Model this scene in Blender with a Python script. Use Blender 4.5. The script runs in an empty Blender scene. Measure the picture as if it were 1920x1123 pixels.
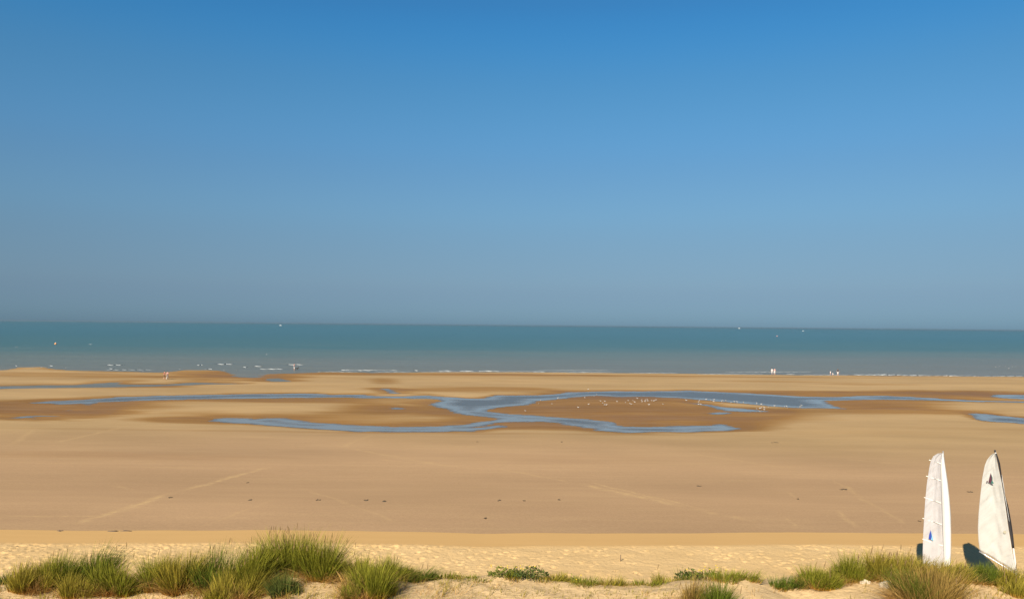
import bpy, bmesh, math, random
import numpy as np
from mathutils import Vector, Matrix

random.seed(7); RNG = np.random.default_rng(7)
S = bpy.context.scene
COL = S.collection
R = math.radians

# ------------------------------------------------------------------ camera
CAM_H = 12.0
F = 1507.0                                   # focal length in photo pixels (photo 1920 x 1123)
PITCH = math.atan((610.0 - 561.5) / F)
ROLL = math.atan(18.6 / 1920.0)
f0 = Vector((0, math.cos(PITCH), math.sin(PITCH)))
r0 = Vector((1, 0, 0)); u0 = Vector((0, -math.sin(PITCH), math.cos(PITCH)))
RT = r0 * math.cos(ROLL) + u0 * math.sin(ROLL)
UP = -r0 * math.sin(ROLL) + u0 * math.cos(ROLL)
cd = bpy.data.cameras.new('camera'); cam = bpy.data.objects.new('camera', cd); COL.objects.link(cam)
cd.sensor_width = 36; cd.lens = F / 1920 * 36; cd.clip_start = 0.1; cd.clip_end = 120000
M = Matrix((RT, UP, -f0)).transposed().to_4x4(); M.translation = (0, 0, CAM_H)
cam.matrix_world = M
S.camera = cam

# ------------------------------------------------------------------ light and sky
SUN_EL = R(34); LDIR = Vector((0.39, 0.92, 0)).normalized()      # light travels away from the viewer, a little to the right
toward = Vector((-LDIR.x * math.cos(SUN_EL), -LDIR.y * math.cos(SUN_EL), math.sin(SUN_EL)))
W = bpy.data.worlds.new('World'); S.world = W; W.use_nodes = True
wn = W.node_tree.nodes; wl = W.node_tree.links
bg = wn['Background']
sky = wn.new('ShaderNodeTexSky'); sky.sky_type = 'NISHITA'; sky.sun_disc = False
sky.sun_elevation = SUN_EL; sky.sun_rotation = math.atan2(toward.x, toward.y)
sky.altitude = 0; sky.air_density = 0.7; sky.dust_density = 0.4; sky.ozone_density = 5.0
# sea haze: the low air is greyer and dimmer all round the horizon, the air above a deeper blue
tc = wn.new('ShaderNodeTexCoord'); sz = wn.new('ShaderNodeSeparateXYZ'); wl.new(tc.outputs['Generated'], sz.inputs[0])
hr = wn.new('ShaderNodeValToRGB'); wl.new(sz.outputs['Z'], hr.inputs[0]); hr.color_ramp.interpolation = 'EASE'
HAZE = [(0.0, (.215, .305, .40)), (.05, (.325, .345, .358)), (.125, (.475, .530, .470)), (.205, (.505, .695, .640)), (.292, (.440, .815, .785)), (.37, (.325, .815, .885)), (.65, (.48, .62, .66)), (1.0, (.5, .5, .5))]
while len(hr.color_ramp.elements) < len(HAZE): hr.color_ramp.elements.new(.5)
for k, (p_, c_) in enumerate(HAZE): hr.color_ramp.elements[k].position = p_; hr.color_ramp.elements[k].color = (*c_, 1)
hr.color_ramp.interpolation = 'CARDINAL'
hs = wn.new('ShaderNodeMix'); hs.data_type = 'RGBA'; hs.blend_type = 'MULTIPLY'; hs.inputs[0].default_value = 1.0
wl.new(sky.outputs[0], hs.inputs[6]); wl.new(hr.outputs[0], hs.inputs[7])
wl.new(hs.outputs[2], bg.inputs['Color']); bg.inputs['Strength'].default_value = 0.1025
sd = bpy.data.lights.new('sun', 'SUN'); sun = bpy.data.objects.new('sun', sd); COL.objects.link(sun)
sd.energy = 5.0; sd.angle = R(0.53); sd.color = (1.0, 0.90, 0.74)
sun.rotation_euler = toward.to_track_quat('Z', 'Y').to_euler(); sun.location = (0, -20, 60)
S.view_settings.view_transform = 'Standard'; S.view_settings.look = 'None'
S.view_settings.exposure = 0.62; S.view_settings.gamma = 1.0; S.view_settings.use_curve_mapping = False

# ------------------------------------------------------------------ helpers
def ray(px, py):
    return f0 + RT * ((px - 960) / F) + UP * ((561.5 - py) / F)
def at_z(px, py, z):
    d = ray(px, py); t = (z - CAM_H) / d.z
    return Vector((d.x * t, d.y * t, z))
def at_y(px, py, Y):
    d = ray(px, py); t = Y / d.y
    return Vector((d.x * t, Y, CAM_H + d.z * t))
def link(o, parent=None):
    COL.objects.link(o)
    if parent: o.parent = parent
    return o
def tag(o, label=None, cat=None, group=None, kind=None):
    if label: o['label'] = label
    if cat: o['category'] = cat
    if group: o['group'] = group
    if kind: o['kind'] = kind
    return o
def empty(name, loc, rz=0.0):
    o = bpy.data.objects.new(name, None); o.location = loc; o.rotation_euler.z = rz; o.empty_display_size = 0.2
    return link(o)
def mesh_np(name, v, f, mats, parent=None, smooth=True):
    me = bpy.data.meshes.new(name)
    me.from_pydata(v.tolist() if hasattr(v, 'tolist') else v, [], f.tolist() if hasattr(f, 'tolist') else f)
    for m in (mats if isinstance(mats, (list, tuple)) else [mats]): me.materials.append(m)
    if smooth: me.polygons.foreach_set('use_smooth', [True] * len(me.polygons))
    me.update()
    return link(bpy.data.objects.new(name, me), parent)
def bm_obj(name, bm, mats, parent=None, smooth=True):
    me = bpy.data.meshes.new(name); bm.to_mesh(me); bm.free()
    for m in (mats if isinstance(mats, (list, tuple)) else [mats]): me.materials.append(m)
    if smooth: me.polygons.foreach_set('use_smooth', [True] * len(me.polygons))
    return link(bpy.data.objects.new(name, me), parent)
def grid_mesh(name, xs, ys, Z, mat):
    nx, ny = len(xs), len(ys)
    X, Y = np.meshgrid(xs, ys)
    co = np.stack([X, Y, Z], -1).reshape(-1, 3).astype(np.float32)
    i = np.arange(ny - 1)[:, None] * nx + np.arange(nx - 1)[None, :]
    q = np.stack([i, i + 1, i + nx + 1, i + nx], -1).reshape(-1).astype(np.int32)
    me = bpy.data.meshes.new(name); nq = len(q) // 4
    me.vertices.add(nx * ny); me.vertices.foreach_set('co', co.ravel())
    me.loops.add(nq * 4); me.loops.foreach_set('vertex_index', q)
    me.polygons.add(nq); me.polygons.foreach_set('loop_start', np.arange(0, nq * 4, 4, dtype=np.int32))
    me.polygons.foreach_set('use_smooth', np.ones(nq, dtype=bool))
    me.materials.append(mat); me.update(); me.validate()
    return link(bpy.data.objects.new(name, me))
def attr(o, name, vals):
    a = o.data.attributes.new(name, 'FLOAT', 'POINT'); a.data.foreach_set('value', np.asarray(vals, dtype=np.float32).ravel())
_tab = np.random.default_rng(3).random((256, 256)).astype(np.float32)
def vnoise(x, y):
    xi = np.floor(x).astype(int); yi = np.floor(y).astype(int); fx = x - xi; fy = y - yi
    fx = fx * fx * (3 - 2 * fx); fy = fy * fy * (3 - 2 * fy)
    g = lambda a, b: _tab[a & 255, b & 255]
    return (g(xi, yi) * (1 - fx) + g(xi + 1, yi) * fx) * (1 - fy) + (g(xi, yi + 1) * (1 - fx) + g(xi + 1, yi + 1) * fx) * fy - 0.5
def fbm(x, y, n=4):
    s = 0; a = 1.0
    for k in range(n): s = s + a * vnoise(x * 2 ** k + 17.3 * k, y * 2 ** k + 5.1 * k); a *= 0.5
    return s
def sstep(a, b, x):
    t = np.clip((x - a) / (b - a), 0, 1); return t * t * (3 - 2 * t)

# ------------------------------------------------------------------ materials
class NT:
    def __init__(s, name):
        s.m = bpy.data.materials.new(name); s.m.use_nodes = True
        s.n = s.m.node_tree.nodes; s.l = s.m.node_tree.links; s.b = s.n['Principled BSDF']; s.out = s.n['Material Output']
    def N(s, t, **k):
        n = s.n.new(t)
        for a, v in k.items(): setattr(n, a, v)
        return n
    def L(s, a, b): s.l.new(a, b)
    def pos(s, sc=(1, 1, 1), loc=(0, 0, 0)):
        g = s.N('ShaderNodeNewGeometry'); mp = s.N('ShaderNodeMapping'); mp.inputs['Scale'].default_value = sc; mp.inputs['Location'].default_value = loc
        s.L(g.outputs['Position'], mp.inputs['Vector']); return mp.outputs[0]
    def noise(s, vec, scale, detail=4, rough=0.55):
        n = s.N('ShaderNodeTexNoise'); n.inputs['Scale'].default_value = scale; n.inputs['Detail'].default_value = detail; n.inputs['Roughness'].default_value = rough
        s.L(vec, n.inputs['Vector']); return n.outputs['Fac']
    def ramp(s, fac, stops):
        r = s.N('ShaderNodeValToRGB'); e = r.color_ramp.elements
        while len(e) < len(stops): e.new(0.5)
        for k, (p, c) in enumerate(stops):
            e[k].position = p; e[k].color = (c[0], c[1], c[2], 1) if hasattr(c, '__len__') else (c, c, c, 1)
        s.L(fac, r.inputs[0]); return r.outputs[0]
    def math(s, op, a, b=None, clamp=False):
        n = s.N('ShaderNodeMath', operation=op, use_clamp=clamp)
        for k, v in ((0, a), (1, b)):
            if v is None: continue
            if isinstance(v, (int, float)): n.inputs[k].default_value = v
            else: s.L(v, n.inputs[k])
        return n.outputs[0]
    def mix(s, fac, a, b, mode='MIX'):
        n = s.N('ShaderNodeMix', data_type='RGBA', blend_type=mode)
        for k, v in ((0, fac), (6, a), (7, b)):
            if isinstance(v, (int, float)): n.inputs[k].default_value = v
            elif isinstance(v, tuple): n.inputs[k].default_value = (v[0], v[1], v[2], 1)
            else: s.L(v, n.inputs[k])
        return n.outputs[2]
    def bump(s, h, strength, dist=0.02, normal=None):
        n = s.N('ShaderNodeBump'); n.inputs['Strength'].default_value = strength; n.inputs['Distance'].default_value = dist
        s.L(h, n.inputs['Height'])
        if normal: s.L(normal, n.inputs['Normal'])
        return n.outputs[0]
    def at(s, name): return s.N('ShaderNodeAttribute', attribute_name=name).outputs['Fac']
def plain(name, col, rough=0.6, var=0.12, scale=8.0, **kw):
    t = NT(name); nz = t.noise(t.pos(), scale)
    c = t.mix(nz, tuple(x * (1 - var) for x in col), tuple(min(1, x * (1 + var)) for x in col))
    t.L(c, t.b.inputs['Base Color']); t.b.inputs['Roughness'].default_value = rough
    for k, v in kw.items(): t.b.inputs[k.replace('_', ' ')].default_value = v
    return t.m

# tracks of dry pale sand across the hard sand (world line segments)
TRACKS = [((515, 876), (330, 925), .45, .9), ((330, 925), (140, 984), .55, .9), ((335, 922), (235, 952), .25, .5), ((930, 880), (1080, 908), .4, .5), ((1080, 908), (1290, 953), .6, .8),
          ((1290, 953), (1420, 980), .5, .5), ((1585, 862), (1640, 867), .7, .8), ((1640, 867), (1695, 872), .8, .9), ((22, 836), (66, 803), .5, .4), ((100, 832), (240, 797), .5, .45),
          ((635, 842), (700, 812), .4, .4), ((1470, 920), (1500, 937), .22, .6), ((1560, 955), (1612, 992), .25, .6), ((1470, 965), (1494, 994), .2, .5), ((200, 911), (255, 922), .3, .5), ((640, 838), (860, 880), .5, .45), ((700, 862), (935, 884), .3, .5), ((1100, 905), (1330, 958), .22, .8), ((0, 968), (240, 969), .3, .6), ((1480, 880), (1290, 850), .4, .4), ((560, 915), (760, 985), .25, .35), ((1560, 900), (1700, 985), .3, .4), ((380, 990), (520, 935), .2, .35)]
def flat_z_guess(y): return 0.4 + (y - 810) * 0.0042
def mat_flat():
    t = NT('tidal_sand')
    wet = t.at('wet')
    big = t.noise(t.pos((0.02, 0.06, 1)), 1.0, 5)
    streak = t.noise(t.pos((0.10, 1.1, 1)), 1.0, 5, 0.65)
    fine = t.noise(t.pos((1.2, 3.0, 1)), 2.2, 4, 0.7)
    w2 = t.math('ADD', wet, t.math('MULTIPLY', t.math('SUBTRACT', big, 0.5), 0.22), clamp=True)
    base = t.ramp(w2, [(0.0, (0.395, 0.265, 0.130)), (0.22, (0.335, 0.21, 0.092)), (0.5, (0.265, 0.142, 0.044)), (0.8, (0.212, 0.103, 0.026)), (1.0, (0.13, 0.078, 0.037))])
    grey = t.mix(t.math('MULTIPLY', t.at('hard'), 0.75), base, (0.392, 0.247, 0.139))
    c = t.mix(t.ramp(streak, [(0.45, 0.0), (0.72, 0.38)]), grey, t.mix(0.5, grey, (0.53, 0.36, 0.18)))
    c = t.mix(t.math('MULTIPLY', t.at('hard'), t.ramp(fine, [(0.64, 0.0), (0.76, 0.6)])), c, (0.58, 0.41, 0.24))
    c = t.mix(t.ramp(fine, [(0.22, 0.25), (0.40, 0.0)]), c, t.mix(0.5, c, (0.16, 0.10, 0.05)))
    patch = t.noise(t.pos((0.045, 0.10, 1), (31, 7, 0)), 1.0, 3, 0.5); pv_ = t.ramp(patch, [(0.32, 0.90), (0.68, 1.10)])
    c = t.mix(1.0, c, pv_, 'MULTIPLY')
    gr = t.noise(t.pos((3.0, 3.0, 1)), 3.0, 3, 0.7); c = t.mix(1.0, c, t.ramp(gr, [(0.30, 0.88), (0.70, 1.06)]), 'MULTIPLY')
    # tracks
    g = t.N('ShaderNodeNewGeometry'); wob = t.N('ShaderNodeTexNoise'); wob.inputs['Scale'].default_value = 0.5; wob.inputs['Detail'].default_value = 5
    t.L(g.outputs['Position'], wob.inputs['Vector'])
    wv = t.N('ShaderNodeVectorMath', operation='MULTIPLY_ADD'); t.L(wob.outputs['Color'], wv.inputs[0]); wv.inputs[1].default_value = (1.1, 1.1, 0); t.L(g.outputs['Position'], wv.inputs[2])
    tot = None
    for (a, b, w, s) in TRACKS:
        A = at_z(a[0], a[1], flat_z_guess(a[1])); B = at_z(b[0], b[1], flat_z_guess(b[1])); A.z = B.z = 0; D = B - A; Ln = D.length; D.normalize()
        off = Vector((0.55, 0.55, 0))
        rel = t.N('ShaderNodeVectorMath', operation='SUBTRACT'); t.L(wv.outputs[0], rel.inputs[0]); rel.inputs[1].default_value = A + off
        al = t.N('ShaderNodeVectorMath', operation='DOT_PRODUCT'); t.L(rel.outputs[0], al.inputs[0]); al.inputs[1].default_value = D
        pr = t.N('ShaderNodeVectorMath', operation='DOT_PRODUCT'); t.L(rel.outputs[0], pr.inputs[0]); pr.inputs[1].default_value = Vector((-D.y, D.x, 0))
        side = t.math('SUBTRACT', 1.0, t.math('DIVIDE', t.math('ABSOLUTE', pr.outputs['Value']), w), clamp=True)
        e1 = t.math('MULTIPLY', al.outputs['Value'], 0.6, clamp=True); e2 = t.math('MULTIPLY', t.math('SUBTRACT', Ln, al.outputs['Value']), 0.6, clamp=True)
        v = t.math('MULTIPLY', t.math('MULTIPLY', side, s), t.math('MULTIPLY', e1, e2))
        tot = v if tot is None else t.math('MAXIMUM', tot, v)
    tot = t.math('MULTIPLY', tot, t.ramp(t.noise(t.pos((1.5, 1.5, 1)), 1.0, 5, 0.7), [(0.36, 0.0), (0.62, 0.75)]))
    c = t.mix(tot, c, (0.55, 0.37, 0.175))
    t.L(c, t.b.inputs['Base Color'])
    t.L(t.ramp(w2, [(0.3, 0.9), (0.75, 0.55), (1.0, 0.35)]), t.b.inputs['Roughness'])
    t.L(t.ramp(w2, [(0.2, 0.04), (0.8, 0.08), (1.0, 0.25)]), t.b.inputs['Specular IOR Level'])
    t.L(t.bump(t.noise(t.pos((0.5, 1.4, 1)), 3.0, 5, 0.65), 0.35, 0.05), t.b.inputs['Normal'])
    return t.m
def mat_dry():
    t = NT('dry_sand')
    p = t.pos(); sm = t.at('smooth')
    big = t.noise(p, 0.35, 4); fine = t.noise(p, 7.0, 5, 0.7)
    c = t.ramp(big, [(0.3, (0.56, 0.375, 0.170)), (0.7, (0.63, 0.43, 0.205))])
    c = t.mix(t.ramp(fine, [(0.28, 0.8), (0.46, 0.0)]), c, (0.38, 0.25, 0.11))
    c2 = t.mix(t.noise(t.pos((0.2, 1.5, 1)), 1.0, 4), (0.57, 0.345, 0.130), (0.63, 0.385, 0.150))
    t.L(t.mix(sm, c, c2), t.b.inputs['Base Color']); t.b.inputs['Roughness'].default_value = 0.95; t.b.inputs['Specular IOR Level'].default_value = 0.1
    h = t.math('ADD', t.noise(p, 4.0, 5, 0.65), t.math('MULTIPLY', fine, 0.4))
    bp = t.N('ShaderNodeBump'); bp.inputs['Distance'].default_value = 0.10
    t.L(t.math('SUBTRACT', 0.55, t.math('MULTIPLY', sm, 0.48)), bp.inputs['Strength']); t.L(h, bp.inputs['Height'])
    t.L(bp.outputs[0], t.b.inputs['Normal'])
    return t.m
def mat_dune():
    t = NT('dune_sand'); p = t.pos()
    c = t.mix(t.noise(p, 0.9, 5), (0.52, 0.36, 0.18), (0.60, 0.43, 0.23))
    c = t.mix(t.ramp(t.noise(p, 6.0, 6, 0.7), [(0.30, 0.75), (0.5, 0.0)]), c, (0.30, 0.20, 0.10))
    t.L(c, t.b.inputs['Base Color']); t.b.inputs['Roughness'].default_value = 0.95; t.b.inputs['Specular IOR Level'].default_value = 0.1
    t.L(t.bump(t.noise(t.pos((1, 2.2, 1)), 5.0, 6, 0.65), 0.7, 0.07), t.b.inputs['Normal'])
    return t.m
def mat_sea():
    t = NT('sea_water')
    g = t.N('ShaderNodeNewGeometry'); sx = t.N('ShaderNodeSeparateXYZ'); t.L(g.outputs['Position'], sx.inputs[0])
    wob = t.noise(t.pos((0.004, 0.012, 1)), 1.0, 4)
    yy = t.math('ADD', t.math('ADD', sx.outputs['Y'], t.math('MULTIPLY', sx.outputs['X'], -0.25)), t.math('MULTIPLY', t.math('SUBTRACT', wob, 0.5), 150.0))
    dep = t.math('DIVIDE', t.math('SUBTRACT', yy, 190.0), 1000.0, clamp=True)   # metres offshore, /1000
    col = t.ramp(dep, [(0.0, (0.160, 0.150, 0.112)), (0.08, (0.138, 0.150, 0.118)), (0.16, (0.100, 0.143, 0.120)), (0.24, (0.060, 0.126, 0.120)), (0.6, (0.048, 0.122, 0.132)), (1.0, (0.050, 0.128, 0.146))])
    mott = t.noise(t.pos((0.01, 0.05, 1)), 1.0, 5, 0.6)
    col = t.mix(t.ramp(mott, [(0.35, 0.18), (0.65, 0.0)]), col, t.mix(0.5, col, (0.02, 0.05, 0.06)))
    lines = t.noise(t.pos((0.012, 0.30, 1)), 1.0, 5, 0.7)
    col = t.mix(t.ramp(lines, [(0.52, 0.0), (0.74, 0.45)]), col, t.mix(0.5, col, (0.30, 0.32, 0.32)))
    t.L(col, t.b.inputs['Base Color']); t.b.inputs['IOR'].default_value = 1.33; t.b.inputs['Specular IOR Level'].default_value = 0.35
    t.b.inputs['Roughness'].default_value = 0.35
    h = t.math('ADD', t.noise(t.pos((0.25, 0.7, 1)), 1.0, 6, 0.6), t.math('MULTIPLY', t.noise(t.pos((0.04, 0.12, 1)), 1.0, 3), 2.0))
    t.L(t.bump(h, 0.8, 0.6), t.b.inputs['Normal'])
    return t.m
def mat_pool():
    t = NT('pool_water')
    op = t.at('open')
    t.L(t.mix(op, (0.21, 0.185, 0.145), (0.105, 0.105, 0.095)), t.b.inputs['Base Color']); t.b.inputs['IOR'].default_value = 1.33
    t.L(t.ramp(op, [(0.0, 0.06), (1.0, 0.30)]), t.b.inputs['Roughness'])
    bp = t.N('ShaderNodeBump'); bp.inputs['Distance'].default_value = 0.12
    t.L(t.ramp(op, [(0.0, 0.02), (1.0, 1.0)]), bp.inputs['Strength']); t.L(t.noise(t.pos((1.0, 2.4, 1)), 1.5, 4, 0.6), bp.inputs['Height'])
    t.L(bp.outputs[0], t.b.inputs['Normal'])
    t.L(t.math('ADD', t.math('MULTIPLY', t.at('edge'), 0.65), 0.35), t.b.inputs['Alpha'])      # thin water at the rim shows the sand below
    return t.m
def mat_blade(name, lo, mid, hi):
    t = NT(name)
    a = t.N('ShaderNodeAttribute', attribute_name='tone'); sp = t.N('ShaderNodeSeparateColor'); t.L(a.outputs['Color'], sp.inputs[0])
    along = t.ramp(sp.outputs[1], [(0.0, lo), (0.35, mid), (1.0, hi)])
    v = t.math('ADD', t.math('MULTIPLY', sp.outputs[0], 0.95), 0.42)
    vv = t.N('ShaderNodeCombineColor')
    for k in range(3): t.L(v, vv.inputs[k])
    c = t.mix(1.0, along, vv.outputs[0], 'MULTIPLY')
    t.L(c, t.b.inputs['Base Color']); t.b.inputs['Roughness'].default_value = 0.6; t.b.inputs['Specular IOR Level'].default_value = 0.08
    tr = t.N('ShaderNodeBsdfTranslucent'); t.L(c, tr.inputs['Color']); ms = t.N('ShaderNodeMixShader'); ms.inputs[0].default_value = 0.18
    t.L(t.b.outputs[0], ms.inputs[1]); t.L(tr.outputs[0], ms.inputs[2]); t.L(ms.outputs[0], t.out.inputs['Surface'])
    return t.m
def mat_cloth(name, col, trans):
    t = NT(name); nz = t.noise(t.pos((1, 1, .4)), 3.0, 4); c = t.mix(nz, tuple(x * .9 for x in col), col)
    t.L(c, t.b.inputs['Base Color']); t.b.inputs['Roughness'].default_value = 0.5; t.b.inputs['Specular IOR Level'].default_value = 0.25
    mp = t.N('ShaderNodeMapping', vector_type='TEXTURE'); g = t.N('ShaderNodeNewGeometry'); t.L(g.outputs['Position'], mp.inputs['Vector']); mp.inputs['Rotation'].default_value = (0, -0.85, 0); mp.inputs['Scale'].default_value = (1.6, 1.0, 0.22)
    t.L(t.bump(t.noise(mp.outputs[0], 0.9, 3, 0.45), 0.7, 0.10), t.b.inputs['Normal'])
    tr = t.N('ShaderNodeBsdfTranslucent'); t.L(c, tr.inputs['Color']); ms = t.N('ShaderNodeMixShader'); ms.inputs[0].default_value = trans
    t.L(t.b.outputs[0], ms.inputs[1]); t.L(tr.outputs[0], ms.inputs[2]); t.L(ms.outputs[0], t.out.inputs['Surface']); return t.m
MAT = dict(
    flat=mat_flat(), dry=mat_dry(), dune=mat_dune(), sea=mat_sea(), pool=mat_pool(),
    foam=plain('foam', (0.43, 0.45, 0.45), 0.9, 0.1, 3),
    green=mat_blade('green_blades', (0.44, 0.22, 0.04), (0.150, 0.165, 0.014), (0.285, 0.265, 0.034)),
    deep=mat_blade('deep_green_blades', (0.34, 0.18, 0.035), (0.070, 0.108, 0.012), (0.165, 0.190, 0.024)),
    olive=mat_blade('olive_blades', (0.48, 0.24, 0.045), (0.225, 0.195, 0.020), (0.37, 0.29, 0.048)),
    brown=mat_blade('brown_blades', (0.24, 0.12, 0.03), (0.25, 0.155, 0.035), (0.36, 0.24, 0.07)),
    straw=mat_blade('straw_blades', (0.36, 0.19, 0.055), (0.45, 0.26, 0.075), (0.52, 0.34, 0.12)),
    seed=mat_blade('seed_heads', (0.36, 0.24, 0.10), (0.36, 0.23, 0.10), (0.42, 0.28, 0.14)),
    leaf=mat_blade('shrub_leaves', (0.16, 0.15, 0.03), (0.14, 0.17, 0.030), (0.24, 0.24, 0.045)),
    dark=mat_blade('dark_leaves', (0.08, 0.075, 0.03), (0.075, 0.105, 0.026), (0.14, 0.16, 0.035)),
    flower=plain('yellow_petals', (0.75, 0.52, 0.03), 0.6), stem=plain('plant_stem', (0.13, 0.13, 0.04), 0.7),
    cloth=mat_cloth('white_sailcloth', (0.67, 0.645, 0.645), .38), cream=mat_cloth('cream_sailcloth', (0.69, 0.675, 0.635), .36),
    sleeve=plain('white_sleeve', (0.62, 0.61, 0.59), 0.5, 0.03, 3), black=plain('black_sleeve', (0.018, 0.016, 0.018), 0.6),
    batten=plain('batten_tape', (0.85, 0.82, 0.74), 0.5, 0.03), alu=plain('aluminium', (0.62, 0.62, 0.62), 0.35, 0.05, Metallic=0.7),
    blue=plain('blue_print', (0.02, 0.05, 0.30), 0.5), cyan=plain('light_blue_print', (0.15, 0.42, 0.62), 0.5), maroon=plain('maroon_print', (0.07, 0.015, 0.03), 0.5), teal=plain('teal_print', (0.02, 0.12, 0.10), 0.5),
    grp=plain('hull_gelcoat', (0.65, 0.62, 0.55), 0.3, 0.05), rubber=plain('rubber', (0.025, 0.025, 0.025), 0.8), badge=plain('round_badge', (0.40, 0.37, 0.28), 0.5),
    weed=plain('seaweed', (0.10, 0.07, 0.038), 0.9), wood=plain('weathered_wood', (0.16, 0.11, 0.07), 0.85), rock=plain('pale_rock', (0.50, 0.42, 0.31), 0.9, 0.4, 7),
    gull=plain('white_feathers', (0.47, 0.43, 0.38), 0.8, 0.04), gullgrey=plain('grey_feathers', (0.42, 0.43, 0.45), 0.8), beak=plain('orange_beak', (0.55, 0.25, 0.04), 0.5),
    skin=plain('skin', (0.52, 0.30, 0.21), 0.55, 0.05), hair=plain('hair', (0.06, 0.04, 0.025), 0.7), white=plain('white_clothes', (0.78, 0.75, 0.72), 0.8), pink=plain('pink_clothes', (0.62, 0.36, 0.33), 0.8),
    darkcl=plain('dark_clothes', (0.02, 0.02, 0.025), 0.8), redcl=plain('rust_clothes', (0.32, 0.13, 0.09), 0.8), browncl=plain('brown_clothes', (0.14, 0.085, 0.05), 0.8), fur=plain('black_fur', (0.022, 0.017, 0.012), 0.8),
    boat=plain('boat_white', (0.80, 0.80, 0.80), 0.4, 0.03), glass=plain('boat_glass', (0.03, 0.04, 0.05), 0.1), buoyc=plain('orange_buoy', (0.80, 0.33, 0.10), 0.5), buoyp=plain('pink_buoy', (0.70, 0.28, 0.25), 0.5),
)

# ------------------------------------------------------------------ tide pools and shore, traced on the photograph
SEA = [(-400, 690), (0, 694), (22, 692), (30, 689), (78, 687.8), (108, 693.2), (150, 695), (200, 696), (250, 697.5), (300, 698), (325, 696.5), (345, 694), (400, 694), (420, 696), (428, 700), (442, 705), (456, 707.3), (486, 708.2),
       (490, 704), (500, 702), (520, 700.5), (560, 699.5), (600, 698), (640, 698), (700, 699), (800, 698), (960, 697.5), (1100, 699), (1280, 700.5), (1400, 702.5), (1600, 704), (1760, 705), (1920, 706.5), (2400, 711), (2400, 660), (-400, 650)]
POOLS = [
    [(503, 712), (505, 709), (520, 708.5), (535, 711), (543, 714), (520, 715), (506, 714)],
    [(-200, 727), (0, 723), (60, 721.5), (140, 720.5), (180, 718), (210, 716), (228, 715.5), (222, 718), (217, 719), (240, 720.3), (280, 720.3), (320, 719.6), (345, 717.5), (370, 716.3), (420, 717.6), (470, 718), (420, 719.4), (380, 720), (340, 721.2), (300, 722.7), (230, 724.7), (150, 726), (80, 727), (0, 728.5), (-200, 732)],
    [(60, 755), (95, 752), (140, 750), (180, 747.5), (220, 744.5), (270, 742.5), (320, 741.5), (400, 739.5), (470, 738.5), (560, 738), (590, 737.5), (620, 739.5), (680, 740), (700, 742.6), (760, 743.3), (800, 741), (815, 742.5), (850, 745), (880, 747), (900, 747), (915, 745), (930, 741), (960, 740.5), (990, 741), (1015, 741), (1055, 737.5), (1060, 735.5), (1100, 734), (1150, 733.5), (1200, 733.5), (1260, 733), (1290, 732), (1330, 734), (1380, 736), (1420, 738), (1470, 741), (1500, 743.5), (1560, 744), (1600, 743), (1620, 741.5), (1660, 742), (1700, 743.5), (1760, 747), (1800, 749.3), (1860, 751.2), (2100, 756),
     (2100, 758), (1860, 753.6), (1800, 752), (1740, 750.2), (1700, 749), (1650, 748.5), (1600, 750), (1540, 751), (1550, 755), (1553, 758.5), (1565, 762), (1590, 767), (1560, 766), (1520, 765), (1480, 764.5), (1440, 761), (1400, 757), (1350, 752.5), (1310, 749), (1280, 746.5), (1230, 744.5), (1190, 743), (1170, 744.5), (1120, 742), (1090, 744), (1060, 747), (1020, 750), (1005, 753), (998, 757), (985, 759), (960, 761.5), (935, 764), (915, 769), (922, 772), (935, 774.5), (960, 777), (990, 778.5), (1020, 780), (1060, 783), (1100, 786), (1130, 789.5), (1155, 793.5), (1168, 799), (1250, 799.5), (1330, 798), (1350, 796), (1375, 799.5), (1385, 803.5), (1360, 808), (1280, 810.5), (1180, 810), (1120, 806), (1080, 798), (1050, 792.5), (1010, 789.5), (960, 790.5), (930, 792.5), (900, 798), (880, 800.5), (850, 801.5), (880, 802.5), (905, 801.5), (935, 798), (945, 799),
     (915, 804.5), (880, 808), (800, 809.5), (740, 809.5), (680, 808.5), (640, 807), (580, 803.5), (540, 800.5), (500, 797.5), (460, 793), (420, 791), (395, 788.5), (405, 785), (430, 783.5), (460, 784), (475, 786.5), (500, 783), (535, 784.5), (560, 787), (590, 791.5), (620, 794), (660, 797), (700, 799), (740, 799.5), (790, 799), (850, 797.5), (880, 795), (890, 792), (910, 789.5), (930, 786), (935, 784.5), (900, 781), (870, 777), (850, 772), (835, 766), (820, 762.5), (808, 760.5), (808, 757.5), (815, 754), (830, 752), (820, 749), (800, 747.5), (700, 746), (640, 745.3), (560, 746), (470, 747), (400, 747.5), (340, 749), (270, 750.5), (220, 752.5), (178, 755), (172, 761), (160, 762), (155, 756), (110, 759), (98, 757), (60, 756)],
    [(32, 783), (50, 780.5), (80, 777.5), (100, 773), (125, 767.5), (150, 763.5), (160, 762.5), (142, 768), (122, 773), (112, 778), (138, 781), (110, 784.5), (70, 785.5)],
    [(714, 729), (722, 728), (735, 731), (742, 736), (748, 737.2), (735, 738), (727, 734.5)],
    [(728, 766), (745, 764.3), (762, 766), (745, 767.8)],
    [(1285, 754.5), (1310, 756.5), (1335, 758.5), (1352, 762.5), (1390, 766), (1420, 768), (1440, 771.5), (1400, 772), (1360, 770.5), (1357, 768), (1343, 764), (1318, 760)],
    [(1333, 775), (1345, 773), (1365, 772.3), (1360, 775), (1340, 776.7)],
    [(1812, 775), (1830, 774.5), (1860, 777.5), (1890, 781), (1940, 786), (2100, 800), (2100, 808), (1900, 792.5), (1860, 790.5), (1830, 786), (1822, 780)],
    [(1860, 742.5), (1870, 740.3), (1900, 740.3), (2100, 742), (2100, 752), (1900, 747.7), (1870, 745.2)],
]
POOL_Z = 0.10
def poly_w(p, z): return np.array([at_z(x, y, z)[:2] for x, y in p], dtype=np.float64)
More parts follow.
